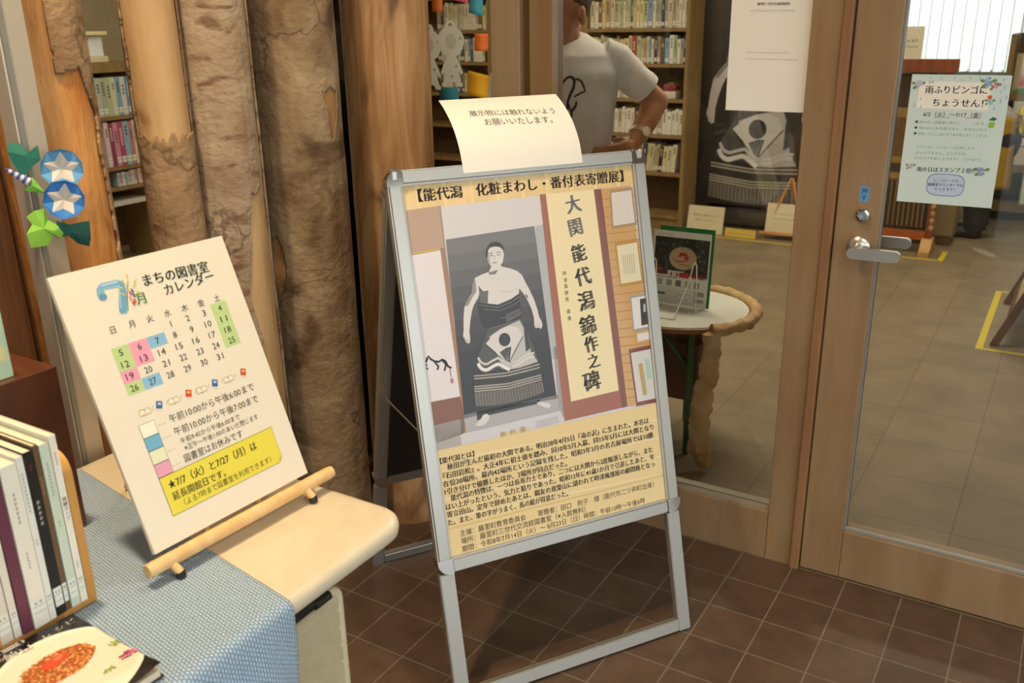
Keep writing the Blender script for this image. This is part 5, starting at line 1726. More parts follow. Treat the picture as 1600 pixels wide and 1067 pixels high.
side_row(0.495, 0.10, [('white', 'd9d6c8', 0.016), ('pink', 'c9849a', 0.014), ('cream', 'd3c9a6', 0.018), ('red', 'b5524c', 0.012), ('pale blue', '9fbccb', 0.018), ('white', 'd5d2c6', 0.016), ('rose', 'c996a5', 0.016), ('light green', 'a9c0a0', 0.016), ('sky blue', '8fb0c6', 0.016), ('white', 'd5d2c6', 0.016), ('pink', 'c98b9e', 0.016), ('pale blue', '9fbccb', 0.018)], 1.562, 'pocket book on the lowest shelf', 'pocket books between the logs', 0.02)
ln = empty('lantern', (-4.56, 1.79 - 0.43, 1.2525), 'small white lantern with a cream cap on the low bookcase between the logs', 'lantern')  # plain white box with cream base and cap, no lamp inside
mb = MB(); mb.box((-0.06, -0.06, 0), (0.06, 0.06, 0.035), flat('d9cda8'), 0.004); mb.build('base', ln)
mb = MB(); mb.box((-0.045, -0.045, 0.0355), (0.045, 0.045, 0.155), flat('e9edf0', 0.3), 0.004); mb.build('case_body', ln)
mb = MB(); mb.box((-0.07, -0.07, 0.1555), (0.07, 0.07, 0.178), flat('e6d9a4'), 0.004); mb.build('cap', ln)

# ================================================================== exhibition pieces in the library
YEL = pm('yellow_floor_tape', 'd8c227', rough=0.5)
def tape(label, a, b, w=0.022):
    a = Vector(a); b = Vector(b); d = (b - a).normalized(); n = Vector((-d.y, d.x)) * (w / 2)
    mb = MB(); mb.prism([(a + n)[:], (b + n)[:], (b - n)[:], (a - n)[:]], 0.0003, 0.0009, YEL)
    o = mb.build('floor_tape'); tag(o, label, 'floor tape', 'yellow tape lines on the library floor')
tape('long yellow tape line in front of the banner and the framed apron', (-1.70, 3.785), (0.02, 3.785))
tape('short yellow tape line beside the foot of the framed apron', (0.028, 3.775), (0.028, 4.05), 0.03)
tape('yellow tape line on the left of the wooden floor sign', (0.402, 2.19), (0.402, 3.23), 0.03)
tape('yellow tape line in front of the wooden floor sign', (0.387, 2.18), (1.35, 2.18))
tape('yellow tape line behind the wooden floor sign', (0.418, 3.225), (1.35, 3.225))

# life-size photograph panel
bn = empty('display_banner', (-1.71, 4.12, 0), 'life-size black and white wrestler photo panel standing beside the bookcase', 'display panel')
WB, HBn = 0.86, 1.62
mb = MB(); mb.box((0, 0, 0.03), (WB, 0.02, 0.03 + HBn), flat('2a2826', 0.4), 0.002); mb.build('panel', bn)
F = sheet((0, -0.0004, 0.03), (1, 0, 0), (0, 0, 1), eps=0.0004)
mb = MB()
def bt(x, y):
    u, v = hom(HK, 690 + x / 3.235, 350 + y / 3.235)
    return (u * WB * 1000, v * HBn * 1000)
wrestler(mb, F, bt, 0, 1.9, ['4a4641', '45413c', '3f3b36', '393530', '332f2b', '2d2926', '272421', '22201d', '1f1d1a', '1c1a18', '1a1816'], ('3a332c', '2a2622'))  # printed backdrop darkening downwards; its lighter top also paints in a reflection
mb.build('photo_print', bn)
mb = MB()
for x in (0.08, WB - 0.14): mb.box((x, -0.04, 0), (x + 0.06, 0.14, 0.029), flat('8a744f'), 0.004)
mb.build('base_foot', bn)

def card(name, x, y, w, h, z0, label, lines, back=0.12, col=None):
    t = empty(name, (x, y, z0), label, 'notice')
    tilt = R(12)
    ey = Vector((0, math.sin(tilt), math.cos(tilt)))
    F = sheet((0, 0, 0.001), (1, 0, 0), ey)
    mb = MB(); mb.prism([(0, 0), (w, 0), (w, h), (0, h)], -8, 0, col or flat('d9cba8', 0.6), F); mb.build('card', t)
    mb = MB()
    for body, a, b in lines:
        if isinstance(body, int): mb.marks(F, a, b, (b[0] - a[0]) / body * 0.95, flat('6a6250'), 1.5, body)
        else: mb.text(F, body, a, b, flat('6a6250'), 1.5)
    mb.build('lettering', t)
    if z0 > 0: return t
    mb = MB(); mb.tube([F(w * 0.5, h * 0.75, -45), Vector((w * 0.0005, back, 0.003 - min(0, 0)))], 0.004, SHELFW, 8); mb.build('prop', t)
    return t
card('small_sign', -1.660, 3.862, 265, 190, 0, 'cream card on the floor left of the yellow label, before the wrestler panel', [('展示物には触れないよう', (40, 118), (222, 118)), ('お願いいたします。', (55, 84), (190, 84))])
card('small_sign', -1.365, 3.835, 215, 58, 0, 'low yellow label on the floor between the two cream cards', [(13, (25, 20), (190, 20))], 0.05, flat('d8b84a', 0.6))
e2 = empty('tabletop_easel', (-0.98, 3.90, 0), 'small wooden tripod easel on the floor carrying a cream card', 'easel')
EAW = pm('easel_pine', 'c98f48', 'd6a05a', 8, rough=0.5)
for a, b in (((-0.13, 0, 0), (0.012, 0.06, 0.415)), ((0.13, 0, 0), (0.022, 0.06, 0.415)), ((0.02, 0.16, 0), (0.018, 0.075, 0.40))):
    mb = MB(); mb.tube([a, b], 0.007, EAW, 10); mb.build('leg', e2)
mb = MB(); mb.box((-0.16, -0.030, 0.035), (0.15, 0.0, 0.050), EAW, 0.002); mb.build('ledge', e2)
t = card('small_sign', -1.105, 3.893, 250, 195, 0.051, 'cream card resting on the small tripod easel before the wrestler panel', [(12, (55, 118), (205, 118)), (14, (40, 86), (220, 86))], 0.05)

# framed ceremonial apron
fr = empty('framed_apron', (-0.47, 3.95, 0), 'brown ceremonial apron with fringe in a reddish wooden standing frame', 'display frame')
RED = pm('red_lacquered_wood', '7d3f22', '934c2a', 6, (5, 5, 1), rough=0.35, coat=0.2)
LIGHTW = pm('carved_wood', 'bb8f55', 'c99e64', 8, rough=0.5)
for x in (-0.33, 0.375):
    mb = MB(); mb.box((x, -0.02, 0.10), (x + 0.04, 0.02, 1.11), RED, 0.003); mb.build('upright', fr)
    mb = MB()
    for i in range(8):
        mb.lathe([(0.004, 0.0), (0.014, 0.014), (0.016, 0.024), (0.008, 0.04)], LIGHTW, (x + 0.032, -0.032, 0.15 + i * 0.045), 12)
    mb.build('bead_trim', fr, smooth=50)
    mb = MB()
    pl = [(-0.14, 0), (0.14, 0), (0.14, 0.035), (0.10, 0.05), (0.07, 0.08), (0.05, 0.1), (-0.05, 0.1), (-0.07, 0.08), (-0.10, 0.05), (-0.14, 0.035)]
    mb.prism(pl, x - 0.012, x + 0.052, LIGHTW, lambda a, b, c: (c, a, b)); mb.build('foot', fr, smooth=20)
mb = MB(); mb.box((-0.35, -0.03, 1.111), (0.435, 0.03, 1.19), RED, 0.004); mb.build('header', fr)
mb = MB(); mb.box((-0.289, -0.018, 0.085), (0.374, 0.018, 0.14), pm('orange_rail', 'a8532a', 'b8622f', 6, rough=0.35)); mb.build('bottom_rail', fr)
mb = MB()
vs = []; fs = []
NXa, NZa = 90, 14
BRN = [pm('apron_brown', '6f4f2b', '7d5b34', 60, (1, 1, 4), rough=0.8), pm('apron_dark', '3d2a1a', '4a3420', 60, rough=0.8), pm('apron_gold', 'a58244', '8f6f38', 50, (4, 4, 1), rough=0.6)]
for z0, z1, m in ((0.16, 0.46, 0), (0.46, 0.50, 2), (0.50, 0.56, 1), (0.56, 0.60, 2), (0.60, 0.84, 0), (0.84, 0.90, 2), (0.90, 1.08, 1)):
    vs = []
    for z in (z0, z1):
        for i in range(NXa + 1):
            vs.append((-0.27 + 0.62 * i / NXa, 0.004 + 0.004 * math.sin(i * 1.9) * (1 if m == 0 else 0.2), z))
    mb.add(vs, [(i, i + 1, NXa + 2 + i, NXa + 1 + i) for i in range(NXa)], BRN[m])
for i in range(64):
    x = -0.265 + 0.61 * i / 63
    mb.box((x - 0.003, -0.006, 0.165), (x + 0.003, 0.0, 0.45), BRN[2 if i % 3 == 0 else 1])
mb.build('apron_cloth', fr, label='brown fringed cloth with gold bands')
mb = MB(); mb.box((-0.289, 0.012, 0.145), (0.374, 0.016, 1.105), flat('2d2118', 0.6)); mb.build('backing', fr)
t = empty('small_sign', (-0.48, 3.94, 1.1912), 'cream sign card standing on top of the red wooden frame', 'notice')
mb = MB(); mb.box((0, 0, 0), (0.23, 0.012, 0.185), flat('ddd6be', 0.6)); mb.build('card', t)
F = sheet((0, -0.0003, 0), (1, 0, 0), (0, 0, 1)); mb = MB(); mb.marks(F, (70, 95), (205, 95), 20, flat('6f6a5c'), 1, 6); mb.marks(F, (90, 62), (205, 62), 15, flat('6f6a5c'), 1, 7); mb.build('lettering', t)
# cabinet behind it
cbn = empty('cabinet', (-0.02, 4.41, 0), 'low tan cabinet behind the framed apron, beside the person in the apron', 'cabinet')
TAN = pm('tan_cabinet', 'a08a62', '937e58', 5, rough=0.6)
mb = MB(); mb.box((-0.40, -0.20, 0.06), (0.06, 0.0, 0.62), TAN, 0.003); mb.build('body', cbn)
mb = MB(); mb.box((-0.39, -0.19, 0.0), (0.05, -0.01, 0.059), flat('7d6a48')); mb.build('plinth', cbn)
for x0, x1 in ((-0.395, -0.172), (-0.168, 0.055)):
    mb = MB(); mb.box((x0, -0.216, 0.07), (x1, -0.201, 0.61), TAN, 0.002); dd = mb.build('door', cbn)
    mb = MB(); mb.box(((x0 + x1) / 2 - 0.03, -0.226, 0.54), ((x0 + x1) / 2 + 0.03, -0.2165, 0.55), STEEL); mb.build('handle', dd)

# picture-book shelf at the far right
ps = empty('book_display_shelf', (0.75, 5.40, 0), 'tiered wooden picture-book shelf at the far right of the library', 'bookcase')
for x in (-0.62, 0.56):
    mb = MB(); mb.box((x, -0.12, 0), (x + 0.03, 0.33, 1.30), SHELFW, 0.002); mb.build('side_panel', ps)
TI_ = [(0.10, -0.16), (0.37, -0.06), (0.62, 0.04), (0.86, 0.14)]
for z, y in TI_:
    mb = MB(); mb.box((-0.589, y, z - 0.02), (0.559, 0.329, z), SHELFW); mb.box((-0.589, y - 0.012, z - 0.03), (0.559, y - 0.0005, z + 0.025), SHELFW); mb.build('tier', ps)
mb = MB(); mb.box((-0.589, 0.33, 0.0), (0.559, 0.345, 1.30), SHELFB); mb.build('back_panel', ps)
def facing(x, z, y, w, h, col, label, shapes):
    t = empty('picture_book', (x, y, z), label, 'book', group='picture books shown face out')
    tl_ = R(9); ey = Vector((0, math.sin(tl_), math.cos(tl_)))
    F = sheet((0, 0, 0.003), (1, 0, 0), ey, eps=0.0004)
    mb = MB(); mb.prism([(0, 0), (w, 0), (w, h), (0, h)], -20, 0, flat(col, 0.4), F); mb.build('cover', t)
    mb = MB()
    for k, (px_, pz_, a, b, c) in enumerate(shapes): mb.ellipse(F, (px_, pz_), a, b, flat(c, 0.4), 2 + k, 20)
    mb.build('cover_picture', t)
facing(0.165, 0.861, 5.56, 230, 300, 'cdb98c', 'picture book with a red flower and green meadow on the top tier', [(115, 30, 110, 28, '4f8a35'), (170, 200, 50, 40, 'c05a6a'), (70, 130, 30, 40, 'd9a08a'), (60, 90, 16, 22, 'c8542f'), (180, 240, 30, 20, '8fae5a'), (110, 240, 40, 30, 'd9c8a0')])
facing(0.42, 0.861, 5.56, 230, 290, 'a9b8a0', 'grey-green picture book beside the flower book on the top tier', [(115, 150, 70, 80, 'd9d2b8')])
facing(0.20, 0.621, 5.46, 260, 210, 'd8d3bd', 'cream picture book on the second tier of the display shelf', [(130, 60, 90, 14, 'a9b09a'), (130, 120, 60, 12, 'b8b4a0')])
facing(0.50, 0.621, 5.46, 220, 220, 'c7b58c', 'tan picture book on the second tier at the far right', [(110, 110, 60, 60, 'a0764a')])
facing(0.22, 0.371, 5.36, 260, 210, 'e3ded2', 'white picture book with a purple animal on the third tier', [(200, 120, 46, 50, '8f7db0'), (205, 125, 22, 24, 'd9cfe0'), (80, 150, 40, 6, '9a9690')])
facing(0.52, 0.371, 5.36, 220, 210, 'b5c4a4', 'pale green picture book on the third tier', [(110, 100, 50, 50, 'd9c86a')])
pc = empty('small_sign', (0.345, 5.225, 0.126), 'white card with a green border at the right edge, below the picture books', 'notice')
F = sheet((0, 0, 0.001), (1, 0, 0), (0, 0.12, 1), eps=0.0004)
mb = MB(); mb.prism([(0, 0), (200, 0), (200, 240), (0, 240)], -6, 0, flat('7fa878', 0.5), F); mb.flatpoly(F, [(8, 8), (192, 8), (192, 232), (8, 232)], flat('e2e6da', 0.5), 1); mb.build('card', pc)

# wooden A-shaped floor sign
fs_ = empty('floor_sign', (0.80, 2.62, 0), 'dark wooden A-frame floor sign with a pale board inside the right yellow tape', 'sign stand')
DW = pm('dark_stained_wood', '5b3d26', '6c4a2f', 6, (2, 2, 2), rough=0.5)
for y in (-0.37, 0.37):
    for s in (-1, 1):
        mb = MB(); a = Vector((0.345 * s, y, 0)); b = Vector((0.015 * s, y, 0.86))
        d = (b - a).normalized(); n = Vector((0, 1, 0)).cross(d) * 0.017
        w = Vector((0, 0.014, 0))
        vs = [a + n + w, a - n + w, a - n - w, a + n - w, b + n + w, b - n + w, b - n - w, b + n - w]
        mb.add([tuple(v) for v in vs], [(0, 1, 2, 3), (7, 6, 5, 4), (0, 4, 5, 1), (1, 5, 6, 2), (2, 6, 7, 3), (3, 7, 4, 0)], DW); mb.build('leg', fs_)
for s in (-1, 1):
    mb = MB()
    for f0, f1, m, k in ((0.10, 0.16, DW, 0.004), (0.82, 0.88, DW, 0.004), (0.165, 0.815, pm('pale_board', 'c3b08a', 'b5a27c', 8, rough=0.6), 0.0)):
        P_ = lambda f, y, o: Vector((s * (0.345 - 0.33 * f + o), y, 0.86 * f))
        vs = [P_(f0, -0.352, k), P_(f0, 0.352, k), P_(f1, 0.352, k), P_(f1, -0.352, k), P_(f0, -0.352, -0.008), P_(f0, 0.352, -0.008), P_(f1, 0.352, -0.008), P_(f1, -0.352, -0.008)]
        mb.add([tuple(v) for v in vs], [(0, 1, 2, 3), (7, 6, 5, 4), (0, 4, 5, 1), (1, 5, 6, 2), (2, 6, 7, 3), (3, 7, 4, 0)], m)
    mb.build('board', fs_)

# vertical blinds
BLM = translucent_mat('blind_fabric', 'e8efe9')
vb = empty('vertical_blind', (0.8, 6.10, 0), 'white vertical slat blinds over the far library window', 'blind')
mb = MB(); mb.box((-2.1, -0.03, 2.36), (2.1, 0.03, 2.42), flat('dcd9d0')); mb.build('headrail', vb)
random.seed(5)
mb = MB()
for i in range(50):
    x = -2.05 + i * 0.084
    a = R(32 + random.uniform(-5, 5)); c, s = math.cos(a) * 0.043, math.sin(a) * 0.043
    mb.add([(x - c, -s, 1.0), (x + c, s, 1.0), (x + c, s, 2.36), (x, 0.006, 2.36), (x - c, -s, 2.36), (x, 0.006, 1.0)], [(0, 5, 3, 4), (5, 1, 2, 3)], BLM)
mb.build('slat', vb, smooth=60)
# notice board on a partition behind the panel
pt_ = empty('partition', (-1.45, 4.45, 0), 'grey-brown partition board with notices behind the wrestler panel', 'partition')
mb = MB(); mb.box((-0.30, 0.0, 0.0), (0.95, 0.04, 1.95), pm('grey_partition', '6f6250', '655948', 5, rough=0.8), 0.003); mb.build('panel', pt_)
F = sheet((-0.2, -0.0004, 1.05), (1, 0, 0), (0, 0, 1), eps=0.0004); mb = MB()
mb.flatpoly(F, [(0, 0), (260, 0), (260, 380), (0, 380)], flat('857965', 0.7), 1)
for i in range(7): mb.flatpoly(F, [(20, 340 - i * 45), (200 - (i % 3) * 30, 340 - i * 45), (200 - (i % 3) * 30, 348 - i * 45), (20, 348 - i * 45)], flat('6b604f', 0.7), 2)
mb.build('notice_print', pt_)

# ================================================================== round table with leaflet, just inside the fixed pane
tb = empty('round_table', (-0.46, 0.63, 0), 'small round white-topped table with green legs just inside the fixed glass', 'table')
GRN = pm('green_painted_steel', '1f5a34', rough=0.4)
mb = MB(); mb.lathe([(0.0, 0.478), (0.236, 0.478), (0.239, 0.484), (0.239, 0.494), (0.236, 0.4965), (0.0, 0.4965)], pm('table_edge_wood', '9a6430', 'aa743c', 8, rough=0.5), (0, 0, 0), 64); mb.build('edge_band', tb, smooth=40)
mb = MB(); mb.lathe([(0.0, 0.497), (0.233, 0.497), (0.233, 0.4995), (0.0, 0.4995)], flat('e4e2d6', 0.35, 0.2), (0, 0, 0), 64); mb.build('top', tb, smooth=40)
for x, y in ((0.085, -0.112), (-0.15, -0.10), (-0.02, 0.16), (-0.15, 0.14)):
    mb = MB(); mb.tube([(x, y, 0.0), (x, y, 0.478)], 0.0115, GRN, 16); mb.build('leg', tb, smooth=40)
for y in (-0.108, 0.136):
    mb = MB(); mb.tube([(-0.06, y, 0.47), (0.083 if y < 0 else -0.022, y, 0.315)], 0.007, GRN, 12); mb.build('brace', tb, smooth=40)
mb = MB(); mb.box((-0.155, -0.09, 0.19), (0.105, 0.10, 0.40), pm('dark_wood_box', '4a2f1a', '5e3c22', 5, (1, 6, 6), rough=0.45), 0.004); mb.build('lower_box', tb, smooth=30)
# crumpled kraft paper tube around the rim, one end hanging down
KR = pm('kraft_paper', 'd0ae7a', 'bd9763', 14, rough=0.75, bump=0.9, bscale=26)
kp = empty('kraft_paper_roll', (-0.46, 0.63, 0), 'crumpled brown paper tube wrapped round the table rim and hanging down', 'paper wrapping')
def crumple(pts, rad, name, flatx=1.0, seed=0.0):
    mb = MB()
    P_ = [Vector(p) for p in pts]
    mb.tube(P_, rad, KR, 20, cap=True)
    mb.v = [tuple(Vector(v) + 0.006 * noise.noise_vector(Vector(v) * 24 + Vector((seed, 0, 0))) + 0.003 * noise.noise_vector(Vector(v) * 70)) for v in mb.v]
    return mb.build(name, kp, smooth=28)
pts = [(0.258 * math.cos(a), 0.258 * math.sin(a), 0.495) for a in [R(-46) + R(150) * i / 40 for i in range(41)]]
crumple(pts, [0.020 + 0.002 * math.sin(i * 2.1) for i in range(41)], 'rim_wrap')
def hang(z): 
    return [(0.49, 0.186), (0.42, 0.192), (0.33, 0.176), (0.2, 0.156), (0.1, 0.142), (0.03, 0.150)]
mb = MB()
ctrl = [(0.180, -0.196, 0.485, 0.028), (0.186, -0.198, 0.44, 0.026), (0.180, -0.197, 0.36, 0.030), (0.166, -0.195, 0.28, 0.032), (0.162, -0.195, 0.20, 0.034), (0.160, -0.196, 0.13, 0.032), (0.168, -0.20, 0.07, 0.040), (0.182, -0.205, 0.02, 0.028)]
vs = []; fs = []; NN = 22; ROWS = 60
for i in range(ROWS + 1):
    f = i / ROWS * (len(ctrl) - 1); j = min(int(f), len(ctrl) - 2); q = f - j
    c = [ctrl[j][k] * (1 - q) + ctrl[j + 1][k] * q for k in range(4)]
    for n_ in range(NN):
        a = 2 * math.pi * n_ / NN
        p = Vector((c[0] + c[3] * math.cos(a) * (1 + 0.18 * math.sin(3 * a + i * 0.1)), c[1] + c[3] * 0.45 * math.sin(a), c[2]))
        p += 0.010 * noise.noise_vector(p * 26) + 0.006 * noise.noise_vector(p * 60)
        vs.append((p.x, p.y, max(0.002, p.z)))
for i in range(ROWS):
    for n_ in range(NN):
        k = (n_ + 1) % NN
        fs.append((i * NN + n_, (i + 1) * NN + n_, (i + 1) * NN + k, i * NN + k))
fs.append(tuple(range(NN))); fs.append(tuple(ROWS * NN + j for j in range(NN))[::-1])
mb.add(vs, fs, KR); mb.build('hanging_end', kp, smooth=28)

# leaflet in its wire stand
lf = empty('leaflet', (-0.580, 0.635, 0.5006), 'white leaflet with a beige oval emblem standing in a wire holder on the round table', 'leaflet')
tl_ = R(6); ey = Vector((0, math.sin(tl_), math.cos(tl_)))
F = sheet((0, 0, 0.001), (1, 0, 0), ey, eps=0.0003)
mb = MB(); mb.prism([(0, 0), (209, 0), (209, 258), (0, 258)], -2, 0, flat('e6e5da', 0.4, 0.3), F); mb.build('sheet', lf)
mb = MB(); mb.prism([(20, 2), (218, 2), (218, 274), (20, 274)], -16, -4, flat('1f7a44', 0.4), F); mb.build('green_folder', lf)
mb = MB()
mb.flatpoly(F, [(6, 104), (204, 104), (204, 236), (6, 236)], flat('2c2f2b'), 1)
random.seed(3)
for i in range(120):
    x, y = random.uniform(10, 200), random.uniform(120, 232)
    mb.ellipse(F, (x, y), random.uniform(3, 7), random.uniform(1.5, 3), flat(random.choice(('3f443c', '565b50', '1c1f1d', '6d7266', '4a4f47'))), 2 + (i % 4) * 0.2, 7, random.random() * 3)
mb.ellipse(F, (112, 166), 50, 40, flat('b9a07e'), 4, 36)
RD = flat('b5372c')
mb.flatpoly(F, [(92, 168), (100, 186), (122, 186), (134, 172), (128, 160), (118, 164), (116, 174), (104, 172)], RD, 5)
mb.stroke(F, [(84, 172, 1), (76, 164, 3), (92, 154, 5), (118, 156, 4), (136, 164, 1)], 4, RD, 5)
mb.stroke(F, [(100, 146), (140, 143)], 2.4, RD, 5)
mb.flatpoly(F, [(60, 98), (120, 98), (120, 120), (60, 120)], flat('ddd8cc'), 3)
mb.text(F, '13', (72, 100), (100, 100), RD, 6, 22, 0.03); mb.flatpoly(F, [(103, 99), (138, 99), (138, 117), (103, 117)], RD, 6); mb.text(F, '掲載！', (150, 100), (200, 100), RD, 6, 18, 0.03); mb.ellipse(F, (28, 122), 12, 7, RD, 4, 18)
mb.marks(F, (16, 104), (66, 104), 8, RD, 5, 7)
mb.marks(F, (14, 243), (70, 243), 5, flat('55544e'), 2, 10)
mb.flatpoly(F, [(14, 94), (96, 94), (96, 96.5), (14, 96.5)], flat('3f5f8f'), 2)
for i in range(5): mb.flatpoly(F, [(24 + i * 34, 66), (44 + i * 34, 66), (44 + i * 34, 88), (24 + i * 34, 88)], flat(('a9a79c', '8f9aa0', '77756c', 'b5ae9c', '9aa39a')[i]), 2)
for i in range(9): mb.flatpoly(F, [(14, 58 - i * 6), (100 + (i * 37) % 60, 58 - i * 6), (100 + (i * 37) % 60, 59.5 - i * 6), (14, 59.5 - i * 6)], flat('a5a498'), 2)
mb.flatpoly(F, [(14, 32), (56, 32), (56, 42), (14, 42)], flat('5f6f86'), 3)
for i in range(10): mb.flatpoly(F, [(165 + i * 3.4, 40), (166.6 + i * 3.4, 40), (166.6 + i * 3.4, 56), (165 + i * 3.4, 56)], flat('44433e'), 3); mb.flatpoly(F, [(165 + i * 3.4, 18), (166.6 + i * 3.4, 18), (166.6 + i * 3.4, 30), (165 + i * 3.4, 30)], flat('44433e'), 3)
mb.build('print', lf)
ws = empty('leaflet_stand', (-0.48, 0.58, 0.5), 'white wire leaflet holder standing on the round table', 'leaflet holder')
WIRE = flat('ecebe2', 0.35)
mb = MB()
def wire(p): mb.tube(p, 0.0024, WIRE, 8)
for x in (-0.075, 0.072):
    s = 1
    wire([(x + 0.022, -0.008, 0.003), (x + 0.016, 0.012, 0.10), (x + 0.006, 0.030, 0.158), (x, 0.033, 0.168), (x - 0.006, 0.030, 0.158), (x - 0.012, 0.010, 0.10), (x - 0.018 if x > 0 else x - 0.02, -0.105, 0.003)])
    wire([(x + 0.022, -0.008, 0.003), (x + 0.022, 0.118, 0.003)])
wire([(0.054, -0.105, 0.003), (-0.095, -0.105, 0.003)]); wire([(0.094, 0.118, 0.003), (-0.053, 0.118, 0.003)])
mb.build('wire_frame', ws, smooth=50)

# ================================================================== people
SKIN = pm('skin', 'b07a55', 'a56d49', 14, rough=0.5)
HAIR = pm('dark_hair', '231a14', '31251c', 60, (1, 1, 0.3), rough=0.55)
SHIRT = pm('white_cotton', 'e3dfda', 'dcd8d2', 30, rough=0.85, bump=0.08, bscale=200)
P1 = empty('person', (-0.835, 0.466, 0), 'person in a white printed T-shirt with hand on hip behind the fixed glass', 'person', 0.5517903)
def finger(mb, p, m, r0=0.0088, r1=0.0068):
    for a, b in zip(p[:-1], p[1:]): capsule(mb, a, r0, b, (r0 + r1) / 2, m, 10)
def arm(mb, s):
    if s < 0:                                # the other arm hangs at the side
        capsule(mb, (-0.160, 0.014, 1.315), 0.046, (-0.205, 0.03, 1.06), 0.040, SKIN)
        capsule(mb, (-0.205, 0.03, 1.06), 0.040, (-0.200, -0.02, 0.83), 0.028, SKIN)
        ellipsoid(mb, (-0.198, -0.035, 0.765), 0.018, 0.040, 0.050, SKIN, 16)
        for k in range(4):
            b0 = Vector((-0.199, -0.060 + k * 0.017, 0.725)); L = (0.9, 1.0, 0.95, 0.75)[k]
            finger(mb, [b0, b0 + Vector((0.003, 0, -0.036 * L)), b0 + Vector((0.012, 0.0, -0.060 * L)), b0 + Vector((0.022, 0.0, -0.074 * L))], SKIN)
        finger(mb, [Vector((-0.195, -0.066, 0.79)), Vector((-0.188, -0.084, 0.755)), Vector((-0.180, -0.086, 0.725))], SKIN, 0.010, 0.008)
        return
    capsule(mb, (s * 0.160, 0.014, 1.315), 0.046, (s * 0.312, 0.052, 1.190), 0.041, SKIN)
    capsule(mb, (s * 0.312, 0.052, 1.190), 0.041, (s * 0.272, 0.010, 1.125), 0.039, SKIN)
    capsule(mb, (s * 0.272, 0.010, 1.125), 0.039, (s * 0.226, -0.045, 1.066), 0.027, SKIN)
    q = Matrix.Rotation(s * 0.3, 3, 'Y') @ Matrix.Rotation(s * 0.7, 3, 'Z')
    ellipsoid(mb, (s * 0.192, -0.083, 1.048), 0.046, 0.017, 0.036, SKIN, 16, q)
    for k, (dz, L) in enumerate(((0.022, 0.9), (0.006, 1.0), (-0.010, 0.95), (-0.025, 0.78))):
        b0 = Vector((s * 0.166, -0.108, 1.045 + dz))
        b1 = b0 + Vector((s * -0.038 * L, -0.018 * L, -0.002)); b2 = b1 + Vector((s * -0.026 * L, 0.002, -0.003)); b3 = b2 + Vector((s * -0.018 * L, 0.008, -0.003))
        finger(mb, [b0, b1, b2, b3], SKIN)
    finger(mb, [Vector((s * 0.205, -0.066, 1.072)), Vector((s * 0.196, -0.030, 1.078)), Vector((s * 0.182, 0.0, 1.074)), Vector((s * 0.168, 0.018, 1.068))], SKIN, 0.010, 0.008)
mb = MB()
for s in (-1, 1):
    arm(mb, s)
    capsule(mb, (s * 0.085, 0.01, 0.86), 0.082, (s * 0.095, 0.0, 0.46), 0.055, SKIN)
    capsule(mb, (s * 0.095, 0.0, 0.46), 0.055, (s * 0.10, 0.02, 0.10), 0.036, SKIN)
    capsule(mb, (s * 0.10, 0.03, 0.045), 0.036, (s * 0.12, -0.11, 0.03), 0.026, SKIN)
loft(mb, [(0, 0.01, 0.80, 0.12, 0.09), (0, 0, 0.90, 0.155, 0.105), (0, 0, 1.02, 0.145, 0.10), (0, 0, 1.20, 0.155, 0.105), (0, 0.005, 1.31, 0.160, 0.098), (0, 0.01, 1.37, 0.10, 0.07)], SKIN)
capsule(mb, (0.0, 0.018, 1.34), 0.062, (-0.008, 0.0, 1.43), 0.057, SKIN)
hd = Matrix.Rotation(R(-34), 3, 'Z')         # head turned towards the left of the picture
HC = Vector((-0.012, -0.012, 1.478))
def hp(x, y, z): return HC + hd @ Vector((x, y, z))
ellipsoid(mb, hp(0, 0.008, 0.022), 0.074, 0.094, 0.086, SKIN, 24, hd)
ellipsoid(mb, hp(0, -0.022, -0.045), 0.056, 0.062, 0.070, SKIN, 24, hd)
ellipsoid(mb, hp(0, -0.060, -0.088), 0.024, 0.022, 0.020, SKIN, 16, hd)
capsule(mb, hp(0, -0.088, 0.012), 0.010, hp(0, -0.104, -0.026), 0.014, SKIN, 12)
ellipsoid(mb, hp(0, -0.084, -0.056), 0.022, 0.012, 0.010, SKIN, 14, hd)
ellipsoid(mb, hp(0, -0.082, 0.022), 0.046, 0.016, 0.010, SKIN, 14, hd)
for s in (-1, 1):
    ellipsoid(mb, hp(s * 0.076, 0.006, -0.014), 0.011, 0.020, 0.032, SKIN, 14, hd @ Matrix.Rotation(s * 0.35, 3, 'Z'))
body = organic('body', mb, 0.0052, 5, P1, SKIN)
mb = MB()
for s in (-1, 1):
    ellipsoid(mb, hp(s * 0.031, -0.0865, 0.006), 0.012, 0.006, 0.006, flat('e7ddd2', 0.3), 12, hd)
    ellipsoid(mb, hp(s * 0.031, -0.0915, 0.006), 0.005, 0.003, 0.005, flat('2a1d14', 0.3), 10, hd)
mb.build('eyes', P1, smooth=60)
mb = MB()
for s in (-1, 1): capsule(mb, hp(s * 0.016, -0.0955, 0.024), 0.004, hp(s * 0.046, -0.084, 0.028), 0.003, HAIR, 8)
mb.build('eyebrows', P1, smooth=60)
mb = MB(); capsule(mb, hp(-0.019, -0.0905, -0.056), 0.0032, hp(0.019, -0.0905, -0.056), 0.0032, flat('7d4438', 0.5), 8); mb.build('lips', P1, smooth=60)
mb = MB()
ellipsoid(mb, hp(0, 0.026, 0.042), 0.084, 0.094, 0.082, HAIR, 28, hd)
ellipsoid(mb, hp(0, 0.046, 0.006), 0.070, 0.062, 0.052, HAIR, 24, hd)
ellipsoid(mb, hp(0, -0.045, 0.078), 0.062, 0.045, 0.034, HAIR, 20, hd)
organic('hair', mb, 0.0055, 3, P1, HAIR, 0.003, 40)
mb = MB()
